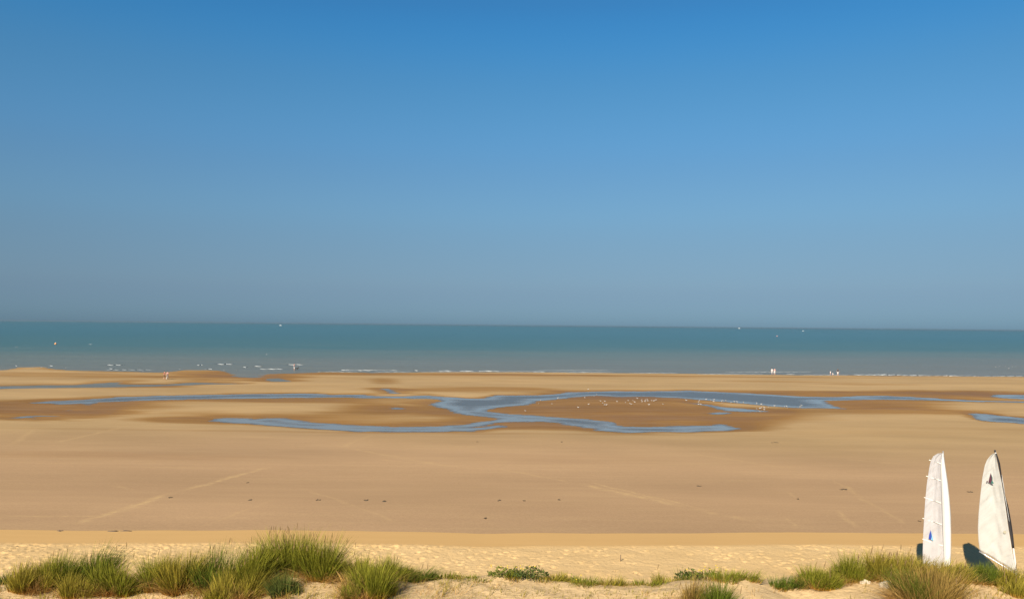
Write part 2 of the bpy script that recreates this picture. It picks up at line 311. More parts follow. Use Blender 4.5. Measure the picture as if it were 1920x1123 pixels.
SEA_W = poly_w(SEA[:-2], 0.0); SEA_W = np.vstack([[SEA_W[0] + [-900, 0]], SEA_W, [SEA_W[-1] + [900, 0]], [[1800, 2000], [-1800, 2000]]])
POOL_W = [poly_w(p, POOL_Z) for p in POOLS]
def sdf(P, poly):
    A = poly; B = np.roll(poly, -1, 0); d2 = np.full(len(P), 1e18); inside = np.zeros(len(P), bool)
    px, py = P[:, 0], P[:, 1]
    for (ax, ay), (bx, by) in zip(A, B):
        ex, ey = bx - ax, by - ay; wx, wy = px - ax, py - ay
        t = np.clip((wx * ex + wy * ey) / (ex * ex + ey * ey + 1e-12), 0, 1)
        d2 = np.minimum(d2, (wx - t * ex) ** 2 + (wy - t * ey) ** 2)
        if ay != by:
            c = ((ay > py) != (by > py)) & (px < (bx - ax) * (py - ay) / (by - ay) + ax)
            inside ^= c
    d = np.sqrt(d2); return np.where(inside, -d, d)
# wet and dry patches of the flat: (px, py, rx, ry, amount)
PATCH = [(1130, 768, 260, 30, .75), (60, 767, 170, 17, .85), (230, 762, 130, 9, .4), (1640, 758, 150, 10, .6), (1420, 782, 150, 14, .55), (1040, 800, 130, 9, .9), (900, 731, 230, 6, .35), (720, 772, 120, 13, .35), (450, 751, 330, 6, .35),
         (1500, 737, 500, 4, .3), (430, 704, 170, 9, .55), (700, 701, 500, 3.5, .5), (330, 789, 120, 6, .45), (1750, 739, 230, 6, .45), (1650, 772, 260, 7, .35), (200, 857, 380, 9, .22), (1080, 862, 260, 14, .12), (150, 704, 260, 6, .3), (1250, 705, 500, 1.6, .3), (1620, 722, 150, 2.5, .25), (1480, 716, 120, 2, .2), (720, 716, 40, 7, .35), (660, 812, 700, 3, .2), (1180, 797, 60, 5, .5)]
def flat_base(X, Y):
    return np.interp(Y, [30, 42, 88, 100, 400], [1.32, 1.18, 0.35, 0.12, 0.12])
def split_y(X): return np.interp(X, [-300, -60, -20, 200], [138, 143, 158, 195])
def flat_h(X, Y, full=False):
    X = np.asarray(X, float).ravel(); Y = np.asarray(Y, float).ravel(); P = np.stack([X, Y], 1)
    ds = np.full(len(X), 200.0); dp = np.full(len(X), 200.0); far = Y > 70
    if far.any():
        Q = P[far]; ds[far] = sdf(Q, SEA_W)
        m = np.full(len(Q), 200.0)
        for n_p, p in enumerate(POOL_W):
            e = sdf(Q, p); m = np.minimum(m, e + (np.maximum(0, 4.2 * (fbm(Q[:, 0] * .33, Q[:, 1] * .9, 3) + .35)) if n_p == 3 else 0))
        dp[far] = m
    jig = fbm(X * 0.30, Y * 0.8, 4) * 1.5
    ds = ds + jig * 1.3; dp = dp + jig * 0.8
    sea_side = sstep(-6, 6, Y - split_y(X)); lvl = POOL_Z * (1 - sea_side)
    d = np.minimum(ds, dp)
    out = lvl + 0.20 * (1 - np.exp(-np.maximum(d, 0) / 7.0)) + 0.02 * np.minimum(np.maximum(d, 0), 1.5)
    inn = lvl - np.minimum(0.45, 0.03 + 0.07 * np.maximum(-d, 0))
    h = np.where(d > 0, out, inn)
    near = 1 - sstep(84, 97, Y)
    base = flat_base(X, Y) + fbm(X * 0.03, Y * 0.05, 3) * 0.06
    k = (1 - sstep(78, 100, Y)) * sstep(0, 8, d); h = h * (1 - k) + base * k
    h = np.where(ds < -2, np.minimum(h, -0.05 - 0.02 * np.minimum(-ds, 60)), h)
    if full: return h, d, dp, ds
    return h

# ------------------------------------------------------------------ setting: flat
def spread(core, step, out):
    c = np.arange(-core, core + 1e-6, step); g = core * np.cumprod(np.full(14, (out / core) ** (1 / 14))); return np.concatenate([-g[::-1], c, g])
xs = spread(155, 0.6, 3000); ys = np.concatenate([np.arange(38, 85, 0.35), np.arange(85, 222, 0.36), np.array([224, 230, 245, 280, 340])])
X, Y = np.meshgrid(xs, ys)
H, D, DP, DS = flat_h(X, Y, True)
LW = 1.8 + 13.0 * np.clip(fbm(X.ravel() * 0.035 + 9, Y.ravel() * 0.09 + 4, 3) + 0.42, 0, 1) ** 1.6
wet = (1 - sstep(0.0, 1.0, DP / LW)) * (0.50 + 0.5 * np.clip(fbm(X.ravel() * 0.06, Y.ravel() * 0.15 + 31, 3) + 0.3, 0, 1))
wet = np.maximum(wet, (1 - sstep(0.0, 5.0, DS)) * 0.35)
Xr, Yr = X.ravel(), Y.ravel()
for (px, py, rx, ry, a) in PATCH:
    zz = 0.15 if py < 815 else flat_z_guess(py)
    c = at_z(px, py, zz); ex = (at_z(px + rx, py, zz) - c); e1 = (at_z(px, py - ry, zz) - c).length; e2 = (at_z(px, py + ry, zz) - c).length
    dx = (Xr - c.x - (Yr - c.y) * c.x / c.y) / abs(ex.x); dy = (Yr - c.y); dy = np.where(dy > 0, dy / e1, dy / e2)
    q = np.sqrt(dx * dx + dy * dy) + fbm(Xr * 0.08, Yr * 0.2, 3) * 0.35
    wet = wet + min(1.0, a * 1.25) * (1 - sstep(0.30, 1.25, q)) * np.clip(1 - wet * 0.8, 0, 1)
wet = np.where(D < 0, 0.95, np.minimum(wet, 0.70))
wet = np.clip(wet + fbm(Xr * 0.05, Yr * 0.22, 4) * 0.20 * sstep(85, 100, Yr), 0, np.where(D < 0, 1.0, 0.80 + 0.12 * (1 - sstep(0, 1.5, DP))))
hard = 1 - sstep(62, 92, Yr + fbm(Xr * 0.03, Yr * 0.05, 2) * 14)
flat = grid_mesh('tidal_flat', xs, ys, H.reshape(X.shape), MAT['flat']); attr(flat, 'wet', wet); attr(flat, 'hard', hard)
tag(flat, 'hard tan sand flat with wet orange hollows', None, None, 'structure')

# water
def sheet(name, pts, z, mat):
    return mesh_np(name, np.array([(x, y, z) for x, y in pts]), [list(range(len(pts)))], mat, smooth=False)
px_, py_ = np.arange(-150, 150.1, 0.7), np.arange(80, 196, 0.7); PX, PY = np.meshgrid(px_, py_)
_, _, PD, _ = flat_h(PX, PY, True); PD = PD.reshape(PX.shape)
ok = (PD < 2.5) & (PY < split_y(PX)); n_ = len(px_)
i_ = np.arange(len(py_) - 1)[:, None] * n_ + np.arange(n_ - 1)[None, :]
okq = ok[:-1, :-1] | ok[1:, :-1] | ok[:-1, 1:] | ok[1:, 1:]
q_ = np.stack([i_, i_ + 1, i_ + n_ + 1, i_ + n_], -1)[okq]
used = np.unique(q_); remap = np.zeros(PX.size, int); remap[used] = np.arange(len(used))
pools = mesh_np('tidal_pools', np.stack([PX.ravel()[used], PY.ravel()[used], np.full(len(used), POOL_Z)], 1), remap[q_], MAT['pool'])
attr(pools, 'open', sstep(0.8, 4.0, -PD.ravel()[used] + fbm(PX.ravel()[used] * 0.12, PY.ravel()[used] * 0.3, 3) * 2.0))
attr(pools, 'edge', sstep(-0.2, 0.7, -PD.ravel()[used]))
tag(pools, 'shallow blue tide pools and channels on the sand', None, None, 'structure')
tag(sheet('sea', [(-2900, 138.05), (-300, 138.05), (-60, 143.05), (-20, 158.05), (200, 195.05), (2900, 195.05), (60000, 195.05), (60000, 70000), (-60000, 70000), (-60000, 138.05)], 0.0, MAT['sea']), 'calm teal sea reaching the horizon', None, None, 'structure')

# ------------------------------------------------------------------ setting: upper beach with footprints
def beach_edge(X): return 42.6 + 0.018 * X + 0.9 * fbm(X * 0.09, X * 0 + 8.8, 4)
def beach_base(X, Y):
    e = beach_edge(X); s = e - 4.4 + 0.4 * vnoise(X * 0.15, Y * 0 + 3.3)
    z = 1.7 - 0.50 * np.clip((Y - s) / (e - s), 0, 1) - 0.5 * np.maximum(Y - e, 0)
    return z + fbm(X * 0.12, Y * 0.2, 3) * 0.10 * (1 - sstep(-1.5, 0.8, Y - s)), 1 - sstep(-0.6, 0.5, s - Y)
bx = spread(38, 0.075, 3000); by = np.concatenate([np.array([20, 24]), np.arange(27, 44.5, 0.075)])
BX, BY = np.meshgrid(bx, by)
BZ, BS = beach_base(BX, BY)
churn = 1 - BS
BZ = BZ + churn * (fbm(BX * 1.3, BY * 1.6, 4) * 0.035)
for k in range(9000):                           # footprints
    cx = RNG.uniform(-37, 37); cy = RNG.uniform(28.5, 38.8)
    dens = (0.95 if cx < -5 else 0.25) * (0.35 + 1.3 * max(0.0, float(fbm(np.array([cx * .35]), np.array([cy * .5]), 2)[0]) + .4))
    if RNG.random() > dens: continue
    i0 = np.searchsorted(bx, cx); j0 = np.searchsorted(by, cy)
    sl = (slice(max(j0 - 5, 0), j0 + 6), slice(max(i0 - 5, 0), i0 + 6))
    a = RNG.uniform(0, math.pi); dx = BX[sl] - cx; dy = BY[sl] - cy
    u = (dx * math.cos(a) + dy * math.sin(a)) / 0.13; v = (-dx * math.sin(a) + dy * math.cos(a)) / 0.075
    q = u * u + v * v
    BZ[sl] += churn[sl] * RNG.uniform(0.5, 1.1) * (-0.060 * np.exp(-q) + 0.018 * np.exp(-(np.sqrt(q) - 1.7) ** 2 * 2.5))
beach = grid_mesh('upper_beach', bx, by, BZ, MAT['dry']); attr(beach, 'smooth', BS)
tag(beach, 'pale dry sand churned with footprints above a smooth sand bank', None, None, 'structure')
def beach_z(x, y): return float(beach_base(np.array([x]), np.array([y]))[0][0])

# ------------------------------------------------------------------ setting: dune
YC = 20.6
CREST = [(-300, 1100), (0, 1099), (150, 1100), (300, 1097), (450, 1086), (560, 1070), (640, 1078), (760, 1084), (900, 1088), (980, 1086), (1080, 1097), (1180, 1097), (1300, 1089), (1400, 1087), (1470, 1101), (1560, 1088), (1650, 1080), (1750, 1077), (1850, 1081), (1920, 1085), (2200, 1085)]
CX = [at_y(a, b, YC).x for a, b in CREST]; CZ = [at_y(a, b, YC).z for a, b in CREST]
def dune_h(X, Y):
    z = np.interp(X, CX, CZ) + fbm(X * 0.5, Y * 0.6, 3) * 0.12
    yc = YC + vnoise(X * 0.4, X * 0 + 2.2) * 0.8
    back = np.maximum(Y - yc, 0); front = np.maximum(yc - Y, 0)
    z = z - np.where(back < 1.2, 0.33 * back ** 2, 0.475 + 0.792 * (back - 1.2)) - 0.10 * np.minimum(front, 5) + fbm(X * 1.6, Y * 1.9, 4) * 0.07
    return z
dx_ = spread(17, 0.07, 3000); dy_ = np.concatenate([np.array([-400, -150, -60, -20, 0, 8, 13]), np.arange(15, 24.5, 0.07), np.array([25, 26, 28])])
DX, DY = np.meshgrid(dx_, dy_)
dune = grid_mesh('dune', dx_, dy_, dune_h(DX, DY), MAT['dune'])
tag(dune, 'sand dune crest in the foreground', None, None, 'structure')
def dune_z(x, y): return float(dune_h(np.array([x]), np.array([y]))[0])

# ------------------------------------------------------------------ foam
foam_v, foam_f = [], []
def foam(x0, x1, y, hgt=0.15):
    n = max(4, int((x1 - x0) / 4)); b = len(foam_v)
    for k in range(n + 1):
        u = k / n; p = at_z(x0 + (x1 - x0) * u, y + 0.4 * math.sin(k * 1.7 + x0), 0.0)
        h = hgt * (0.25 + 0.75 * math.sin(math.pi * min(max(u, 0.03), 0.97)) ** 0.5) * random.uniform(0.5, 1.1); w = 0.2 + h
        foam_v.extend([(p.x, p.y - w, -0.02), (p.x, p.y - w * 0.3, h), (p.x, p.y + w * 0.5, h * 0.75), (p.x, p.y + w * 1.6, -0.02)])
    for k in range(n):
        for j in range(3): q = b + 4 * k + j; foam_f.append((q, q + 4, q + 5, q + 1))
for a in [(197, 234, 684.5), (205, 215, 691.5), (404, 440, 683), (473, 493, 687), (488, 530, 692), (456, 464, 688.5), (537, 570, 683.8), (370, 380, 684.6), (640, 655, 693.8), (672, 700, 694.5, .12), (775, 784, 694.8), (823, 848, 695.3), (862, 888, 695.8), (898, 936, 695.8), (1000, 1022, 697, .12),
          (166, 173, 645.5, .10), (29, 33, 650.5, .10), (90, 100, 686, .15), (26, 32, 686, .15), (1474, 1490, 701.5, .12), (1622, 1690, 702.7, .16), (1690, 1730, 703.6, .10), (1768, 1796, 704.6, .14), (1600, 1622, 702.6, .1), (1824, 1836, 705.3, .08), (498, 501, 664.5, .10), (1090, 1100, 697.8, .07), (384, 398, 692, .1), (730, 745, 694.6, .1)] + [(x, x + w, float(np.interp(x + w / 2, [a_[0] for a_ in SEA[:-2]], [a_[1] for a_ in SEA[:-2]])) - dy_, .05) for (x, w, dy_) in ((610, 60, 1.2), (700, 70, 1.6), (790, 110, 1.0), (930, 90, 1.2), (1030, 120, 1.0), (1180, 90, .8), (1300, 130, .9), (1500, 90, 1.0), (1700, 120, .9), (1840, 110, .9), (640, 90, 5), (1010, 130, 4.5), (200, 90, 4), (1360, 160, 5.5))]:
    foam(*a)
tag(mesh_np('foam', foam_v, foam_f, MAT['foam']), 'white foam of small waves breaking at the water line', 'foam', None, 'stuff')

# ------------------------------------------------------------------ grass
def blades(n, h, rx, ry, lean, splay, width, rng, droop=0.5, hmin=0.45):
    """n curved tapering blades; returns vertices, faces, tone"""
    m = max(3, int(round(rx * 20)));  ca = rng.uniform(0, 2 * np.pi, m); cr = np.sqrt(rng.random(m)) * 0.85
    ch = (0.42 + 0.75 * rng.random(m) ** 1.2) * (1 - 0.2 * cr ** 2); cl = rng.normal(0, 0.14, m); k = rng.integers(0, m, n)
    ang = rng.uniform(0, 2 * np.pi, n); rad = np.sqrt(rng.random(n)); lr = 0.55 * rx / math.sqrt(m) + 0.07
    bxp = np.cos(ca[k]) * cr[k] * rx + np.cos(ang) * rad * lr; byp = np.sin(ca[k]) * cr[k] * ry + np.sin(ang) * rad * lr
    L = h * ch[k] * (hmin + (1.1 - hmin) * rng.random(n) ** 0.7) * (1 - 0.2 * rad ** 2)
    dirx = (np.cos(ang) * rad * 0.55 + np.cos(ca[k]) * cr[k] * 0.55) * splay + rng.normal(0, 0.15, n) + lean * 0.5 + cl[k]; diry = (np.sin(ang) * rad * 0.55 + np.sin(ca[k]) * cr[k] * 0.5) * splay + rng.normal(0, 0.13, n)
    dr = droop * rng.uniform(0.1, 1.3, n); bendx = dirx * dr + lean * rng.uniform(0.2, 1.0, n); bendy = diry * dr
    T = np.array([0, 0.38, 0.72, 1.0]); WD = np.array([1.0, 0.9, 0.6, 0.08])
    fa = rng.uniform(0, np.pi, n); wx = np.cos(fa) * width * rng.uniform(0.6, 1.2, n); wy = np.sin(fa) * width
    V = np.zeros((n, 4, 2, 3)); C = np.zeros((n, 4, 2, 4)); tone = rng.random(n)
    for k, t in enumerate(T):
        x = bxp + L * (dirx * t + bendx * t * t); y = byp + L * (diry * t + bendy * t * t)
        z = L * (t - 0.22 * t * t * np.clip(np.hypot(dirx + bendx, diry + bendy), 0, 1.6)) - 0.04
        for s, sg in ((0, -0.5), (1, 0.5)):
            V[:, k, s, 0] = x + sg * wx * WD[k]; V[:, k, s, 1] = y + sg * wy * WD[k]; V[:, k, s, 2] = z
        C[:, k, :, 0] = tone[:, None]; C[:, k, :, 1] = t; C[:, k, :, 3] = 1
    b = (np.arange(n) * 8)[:, None]
    Fq = np.concatenate([b + np.array([0, 1, 3, 2]), b + np.array([2, 3, 5, 4]), b + np.array([4, 5, 7, 6])], 0)
    tips = V[:, 3].mean(1)
    return V.reshape(-1, 3), Fq, C.reshape(-1, 4), tips
def blade_obj(name, V, Fq, C, mat, parent=None):
    o = mesh_np(name, V, Fq, mat, parent)
    a = o.data.attributes.new('tone', 'FLOAT_COLOR', 'POINT'); a.data.foreach_set('color', C.astype(np.float32).ravel())
    return o
def place(px, py, off=0.0):
    """point of the dune surface seen at this pixel: march along the ray"""
    d = ray(px, py); t = np.arange(14.0, 21.6, 0.03); X_ = d.x * t; Y_ = d.y * t; gap = CAM_H + d.z * t - dune_h(X_, Y_)
    hit = np.nonzero(gap < 0)[0]; k = hit[0] if len(hit) else int(np.argmin(gap)); x, y = float(X_[k]), float(Y_[k])
    return Vector((x, y, dune_z(x, y)))
def tuft(px, py, hp, wp, mat, label, lean=0.12, dens=1.0, seeds=0, dead=0.40, splay=0.36, name='marram_grass_tuft'):
    rng = np.random.default_rng(int(px * 7 + py)); p = place(px, min(py, 1150)); sc = p.y / F
    low = hp < 31; h = hp * sc * (1.1 if low else 1.20); rx = wp * sc * (0.60 if low else 0.50); ry = max(0.14, rx * (0.35 if low else 0.65))
    root = empty(name, p); tag(root, label, 'grass', 'marram grass tufts along the dune')
    n = int(np.clip(1900 * (rx * 2) * (0.45 + h) * dens * (0.45 if low else 1.0), 90, 3000))
    V, Fq, C, tips = blades(n, h, rx, ry, lean, splay, 0.0125, rng, 0.55, 0.3); tag(blade_obj('blades', V, Fq, C, MAT[mat], root), kind='stuff')
    nd = int(n * dead)
    V, Fq, C, _ = blades(nd, h * 0.62, rx * 1.12, ry * 1.1, lean, 1.1, 0.011, rng, 0.9, 0.25); tag(blade_obj('dead_blades', V, Fq, C, MAT['straw'], root), kind='stuff')
    if seeds:
        pick = tips[rng.permutation(n)[:seeds]]; pick = pick[pick[:, 2] > h * 0.45]; vs, fs, cs = [], [], []
        for q in pick:
            b = len(vs); w = 0.011; hh = rng.uniform(0.10, 0.17); lx = rng.normal(0.02, 0.02)
            q = q + np.array([0, 0, -0.02])
            for (zz, ww) in ((-0.03, .4), (hh * .4, 1.0), (hh, .15)):
                for a in (0, 2.1, 4.2): vs.append((q[0] + lx * zz / hh + math.cos(a) * w * ww, q[1] + math.sin(a) * w * ww, q[2] + zz)); cs.append((rng.random(), .5, 0, 1))
            for k in range(2):
                for j in range(3): fs.append((b + 3 * k + j, b + 3 * k + (j + 1) % 3, b + 3 * k + 3 + (j + 1) % 3, b + 3 * k + 3 + j))
        if vs: tag(blade_obj('seed_heads', np.array(vs), fs, np.array(cs), MAT['seed'], root), kind='stuff')
    return root
TUFTS = [
    (18, 1093, 26, 44, 'dark', 'low dark grass tuft at the left edge of the picture', .1, 1, 0),
    (62, 1102, 52, 80, 'olive', 'olive grass tuft second from the left edge, sprawling over the sand', .15, 1, 8),
    (108, 1098, 55, 70, 'green', 'green grass tuft just left of the tall dark left-hand tuft', .15, 1, 8),
    (165, 1090, 72, 92, 'deep', 'tall dark green grass tuft leaning right in the left-hand patch', .28, 1.25, 40),
    (222, 1108, 64, 80, 'green', 'green grass tuft sloping down right of the tall dark left-hand tuft', .18, 1, 10),
    (150, 1116, 46, 90, 'olive', 'olive grass tuft in front of the tall dark left-hand tuft', .12, .9, 0),
    (292, 1102, 60, 64, 'green', 'bright green grass tuft at the left end of the big middle-left patch', .05, 1, 8),
    (346, 1108, 68, 72, 'olive', 'yellowish green grass tuft left of the tallest double clump', .10, 1, 10),
    (412, 1106, 82, 84, 'deep', 'dense dark green grass clump with reddish seed heads on top', .05, 1.3, 60),
    (474, 1100, 74, 78, 'green', 'tall green grass tuft directly left of the highest tuft', .16, 1.1, 25),
    (548, 1074, 84, 80, 'green', 'highest grass tuft on the dune, topped with brown seed heads', .04, 1.4, 90),
    (600, 1086, 82, 42, 'green', 'narrow upright grass tuft directly right of the highest tuft', .05, 1.2, 25),
    (440, 1124, 60, 100, 'olive', 'olive grass tuft at the bottom edge below the dense dark clump', .1, 1, 0),
    (650, 1080, 38, 76, 'olive', 'thin low grass tuft right of the narrow upright tuft', .15, .8, 6),
    (692, 1116, 74, 96, 'green', 'broad green grass tuft standing forward on bare sand', .12, 1.1, 12),
    (724, 1084, 40, 70, 'green', 'green grass tuft behind the broad forward tuft', .2, .9, 8),
    (772, 1078, 36, 66, 'deep', 'dark green grass tuft leaning right at the end of the left patch', .4, 1, 15),
    (836, 1082, 17, 70, 'green', 'short sparse grass strip right of the left patch', .1, .6, 0),
    (900, 1085, 14, 50, 'green', 'tiny sparse grass tuft left of the yellow-flowered bush', .1, .5, 0),
    (1044, 1088, 22, 70, 'olive', 'low olive grass tuft right of the yellow-flowered bush', .1, .8, 0),
    (1096, 1096, 20, 60, 'green', 'short green grass tuft in the dip of the crest', .1, .7, 0),
    (1150, 1095, 24, 56, 'olive', 'short straw-coloured grass tuft in the dip of the crest', .05, .8, 0),
    (1222, 1096, 20, 60, 'green', 'sparse green grass tuft left of the second flowered bush', .1, .6, 0),
    (1252, 1088, 26, 40, 'olive', 'slim pale grass tuft beside the second flowered bush', .02, .7, 4),
    (1376, 1086, 24, 80, 'green', 'low green grass tuft right of the second flowered bush', .12, .9, 0),
    (1288, 1140, 54, 38, 'brown', 'brown withered grass tuft at the bottom edge', .03, 1.0, 20),
    (1345, 1142, 52, 70, 'deep', 'grey green grass tuft at the bottom edge beside the brown tuft', .05, .8, 8),
    (1484, 1101, 30, 60, 'deep', 'low dark green left end of the right-hand grass ridge', .15, 1, 0),
    (1536, 1096, 42, 74, 'green', 'green grass tuft on the left slope of the right-hand ridge', .2, 1, 10),
    (1594, 1088, 48, 66, 'green', 'green grass tuft midway along the right-hand ridge', .15, 1, 14),
    (1648, 1084, 52, 60, 'olive', 'tall feathery olive grass tuft behind the pale rock', .1, 1, 40),
    (1702, 1080, 52, 66, 'olive', 'feathery olive grass tuft left of the first sail', .08, 1, 40),
    (1752, 1084, 44, 62, 'olive', 'grass tuft hiding the foot of the first sail', .08, 1, 20),
    (1742, 1138, 86, 96, 'brown', 'large brown and green grass tuft at the bottom below the first sail', .03, .9, 20),
    (1716, 1132, 66, 70, 'deep', 'grey green grass tuft left half of the big brown tuft', -.08, .9, 0),
    (1800, 1086, 32, 50, 'olive', 'thin olive grass tuft between the two sails', .1, .8, 10),
    (1842, 1088, 38, 54, 'deep', 'dark green grass tuft in front of the second sail shadow', .12, 1.1, 6),
    (1884, 1094, 34, 56, 'olive', 'olive grass tuft under the foot of the second sail', .1, .9, 6),
    (1914, 1112, 40, 54, 'olive', 'olive grass tuft at the right edge of the picture', .15, 1, 6),
]
for a in TUFTS: tuft(*a)
# uncountable thin grass on the sand between the tufts
rng = np.random.default_rng(77); Vs, Fs, Cs, nb = [], [], [], 0
for k in range(900):
    px = rng.uniform(-40, 1960); py = rng.uniform(1084, 1150)
    if 1385 < px < 1690 and rng.random() < .93: continue
    if 880 < px < 1385 and rng.random() < .75: continue
    p = place(px, py)
    V, Fq, C, _ = blades(int(rng.integers(4, 16)), rng.uniform(0.10, 0.36), 0.18, 0.16, 0.14, 0.9, 0.010, rng, 0.8, 0.3)
    Vs.append(V + np.array(p)); Fs.append(Fq + nb); Cs.append(C); nb += len(V)
o = blade_obj('sparse_grass', np.concatenate(Vs), np.concatenate(Fs), np.concatenate(Cs), MAT['straw'])
tag(o, 'thin straw-coloured grass scattered over the dune sand', 'grass', None, 'stuff')
Vs, Fs, Cs, nb = [], [], [], 0
for k in range(900):
    px = rng.uniform(-40, 1960); py = rng.uniform(1082, 1140)
    if 1385 < px < 1690 and rng.random() < .93: continue
    p = place(px, py)
    V, Fq, C, _ = blades(int(rng.integers(5, 18)), rng.uniform(0.14, 0.50 if (px < 840 or px > 1480) else 0.26), 0.16, 0.14, 0.14, 0.5, 0.011, rng, 0.7, 0.3)
    Vs.append(V + np.array(p)); Fs.append(Fq + nb); Cs.append(C); nb += len(V)
o = blade_obj('ground_cover', np.concatenate(Vs), np.concatenate(Fs), np.concatenate(Cs), MAT['olive'])
tag(o, 'short green shoots scattered among the grass tufts', 'grass', None, 'stuff')

# leafy flowering bushes
def bush(px, py, hp, wp, mat, label, nflow, n=900):
    rng = np.random.default_rng(int(px)); p = place(px, py); sc = p.y / F; h = hp * sc; rx = wp * sc * .62; n = int(n * .32)
    root = empty('flowering_bush', p); tag(root, label, 'bush', 'leafy bushes on the dune')
    a = rng.uniform(0, 2 * np.pi, n); r = np.sqrt(rng.random(n)); top = h * (0.30 + 0.75 * np.clip(fbm(np.cos(a) * r * 3.1 + px, np.sin(a) * r * 2 + 3, 2) + 0.5, 0, 1)) * (1 - 0.5 * r ** 3)
    x = np.cos(a) * r * rx; y = np.sin(a) * r * rx * .45; z = top * rng.random(n) ** .5
    c = np.stack([x, y, z], 1); u = rng.normal(size=(n, 3)); u /= np.linalg.norm(u, axis=1)[:, None]; w = np.cross(u, rng.normal(size=(n, 3))); w /= np.linalg.norm(w, axis=1)[:, None]
    l = rng.uniform(.025, .055, n)[:, None]
    V = np.stack([c - u * l, c + w * l * .4, c + u * l, c - w * l * .4], 1).reshape(-1, 3); Fq = np.arange(4 * n).reshape(-1, 4)
    C = np.zeros((n, 4, 4)); C[..., 0] = rng.random(n)[:, None]; C[..., 1] = (z / h)[:, None]; C[..., 3] = 1
    tag(blade_obj('leaves', V, Fq, C.reshape(-1, 4), MAT[mat], root), kind='stuff')
    V, Fq, C, tips = blades(150, h * 1.25, rx * 1.1, rx * .5, .08, .6, .011, rng); tag(blade_obj('stems', V, Fq, C, MAT['green'], root), kind='stuff')
    for k in range(nflow):
        bm = bmesh.new(); q = tips[k % len(tips)]
        bmesh.ops.create_icosphere(bm, subdivisions=1, radius=.022, matrix=Matrix.Translation((q[0] * 1.1, q[1], max(q[2], h * .7) + .03)) @ Matrix.Diagonal((1, 1, .55, 1)))
        bm_obj('flower', bm, MAT['flower'], root)
bush(945, 1080, 20, 50, 'leaf', 'green bush dotted with yellow flowers, left one of the pair near mid crest', 9)
bush(990, 1084, 27, 66, 'dark', 'dark green bush with a reddish top near mid crest', 2, 1300)
bush(1066, 1088, 14, 40, 'leaf', 'small plant with a bright yellow flower right of the dark bush', 3, 250)
bush(1292, 1086, 24, 44, 'dark', 'dark bush left of the flowered plant on the right-centre crest', 0, 900)
bush(1322, 1086, 25, 56, 'leaf', 'green bush with yellow flowers on top at right-centre crest', 10)
tuft(522, 1114, 36, 70, 'dark', 'dark shadowy grass tuft on the sand below the highest tuft', -.05, 1.2, 0)

# ------------------------------------------------------------------ land yachts
def tube(name, pts, rad, mat, parent, seg=8):
    bm = bmesh.new(); rings = []
    for k, p in enumerate(pts):
        p = Vector(p); d = (Vector(pts[min(k + 1, len(pts) - 1)]) - Vector(pts[max(k - 1, 0)])).normalized()
        a = d.orthogonal().normalized(); b = d.cross(a); r = rad[k] if hasattr(rad, '__len__') else rad
        rings.append([bm.verts.new(p + (a * math.cos(2 * math.pi * j / seg) + b * math.sin(2 * math.pi * j / seg)) * r) for j in range(seg)])
    for A, B in zip(rings, rings[1:]):
        for j in range(seg): bm.faces.new((A[j], A[(j + 1) % seg], B[(j + 1) % seg], B[j]))
    bm.faces.new(rings[0][::-1]); bm.faces.new(rings[-1]); bmesh.ops.recalc_face_normals(bm, faces=bm.faces)
    return bm_obj(name, bm, mat, parent)
AFT = Vector((-0.82, 0.57, 0)).normalized(); NRM = Vector((AFT.y, -AFT.x, 0))
if NRM.y < 0: NRM = -NRM
def on_plane(px, py, M0, off=0.0):
    d = ray(px, py); o = Vector((0, 0, CAM_H)); t = ((M0 + NRM * off - o).dot(NRM)) / d.dot(NRM); return o + d * t
def edge(pts, n):
    p = np.array(pts, float); s = np.concatenate([[0], np.cumsum(np.hypot(*np.diff(p, axis=0).T))]); u = np.linspace(0, s[-1], n)
    return np.stack([np.interp(u, s, p[:, 0]), np.interp(u, s, p[:, 1])], 1)
def cloth(name, left, right, M0, root_loc, mat, parent, camber=.1, wr=.012, nu=14, nv=34, off=0.0, seed=1):
    A = edge(left, nv); B = edge(right, nv); V = np.zeros((nv, nu, 3))
    for i in range(nv):
        for j in range(nu):
            u = j / (nu - 1); q = A[i] * (1 - u) + B[i] * u
            p = on_plane(q[0], q[1], M0, off); v = i / (nv - 1)
            k = float(vnoise(np.array([u * 3 + v * 7.0 + seed]), np.array([u * 6 - v * 5.0]))[0]); k2 = float(vnoise(np.array([(u * 0.8 + v) * 9 + seed * 3]), np.array([u * 1.2]))[0])
            p = p + NRM * (camber * math.sin(math.pi * u) * (0.4 + 0.6 * math.sin(math.pi * min(1, v * 1.05))) + wr * k * 2 * math.sin(math.pi * u) + wr * 2.2 * k2 * v * math.sin(math.pi * u))
            V[i, j] = p - root_loc
    i = np.arange(nv - 1)[:, None] * nu + np.arange(nu - 1)[None, :]
    Fq = np.stack([i, i + nu, i + nu + 1, i + 1], -1).reshape(-1, 4)
    o = mesh_np(name, V.reshape(-1, 3), Fq, mat, parent); md = o.modifiers.new('thickness', 'SOLIDIFY'); md.thickness = .006; md.offset = 0
    return o
def emblem(name, outline, M0, root_loc, mat, parent, off):
    bm = bmesh.new(); vs = [bm.verts.new(on_plane(x, y, M0, off) - root_loc) for x, y in outline]; f = bm.faces.new(vs)
    ex = bmesh.ops.extrude_face_region(bm, geom=[f]); bmesh.ops.translate(bm, verts=[v for v in ex['geom'] if isinstance(v, bmesh.types.BMVert)], vec=NRM * -.004)
    bmesh.ops.recalc_face_normals(bm, faces=bm.faces); return bm_obj(name, bm, mat, parent, False)
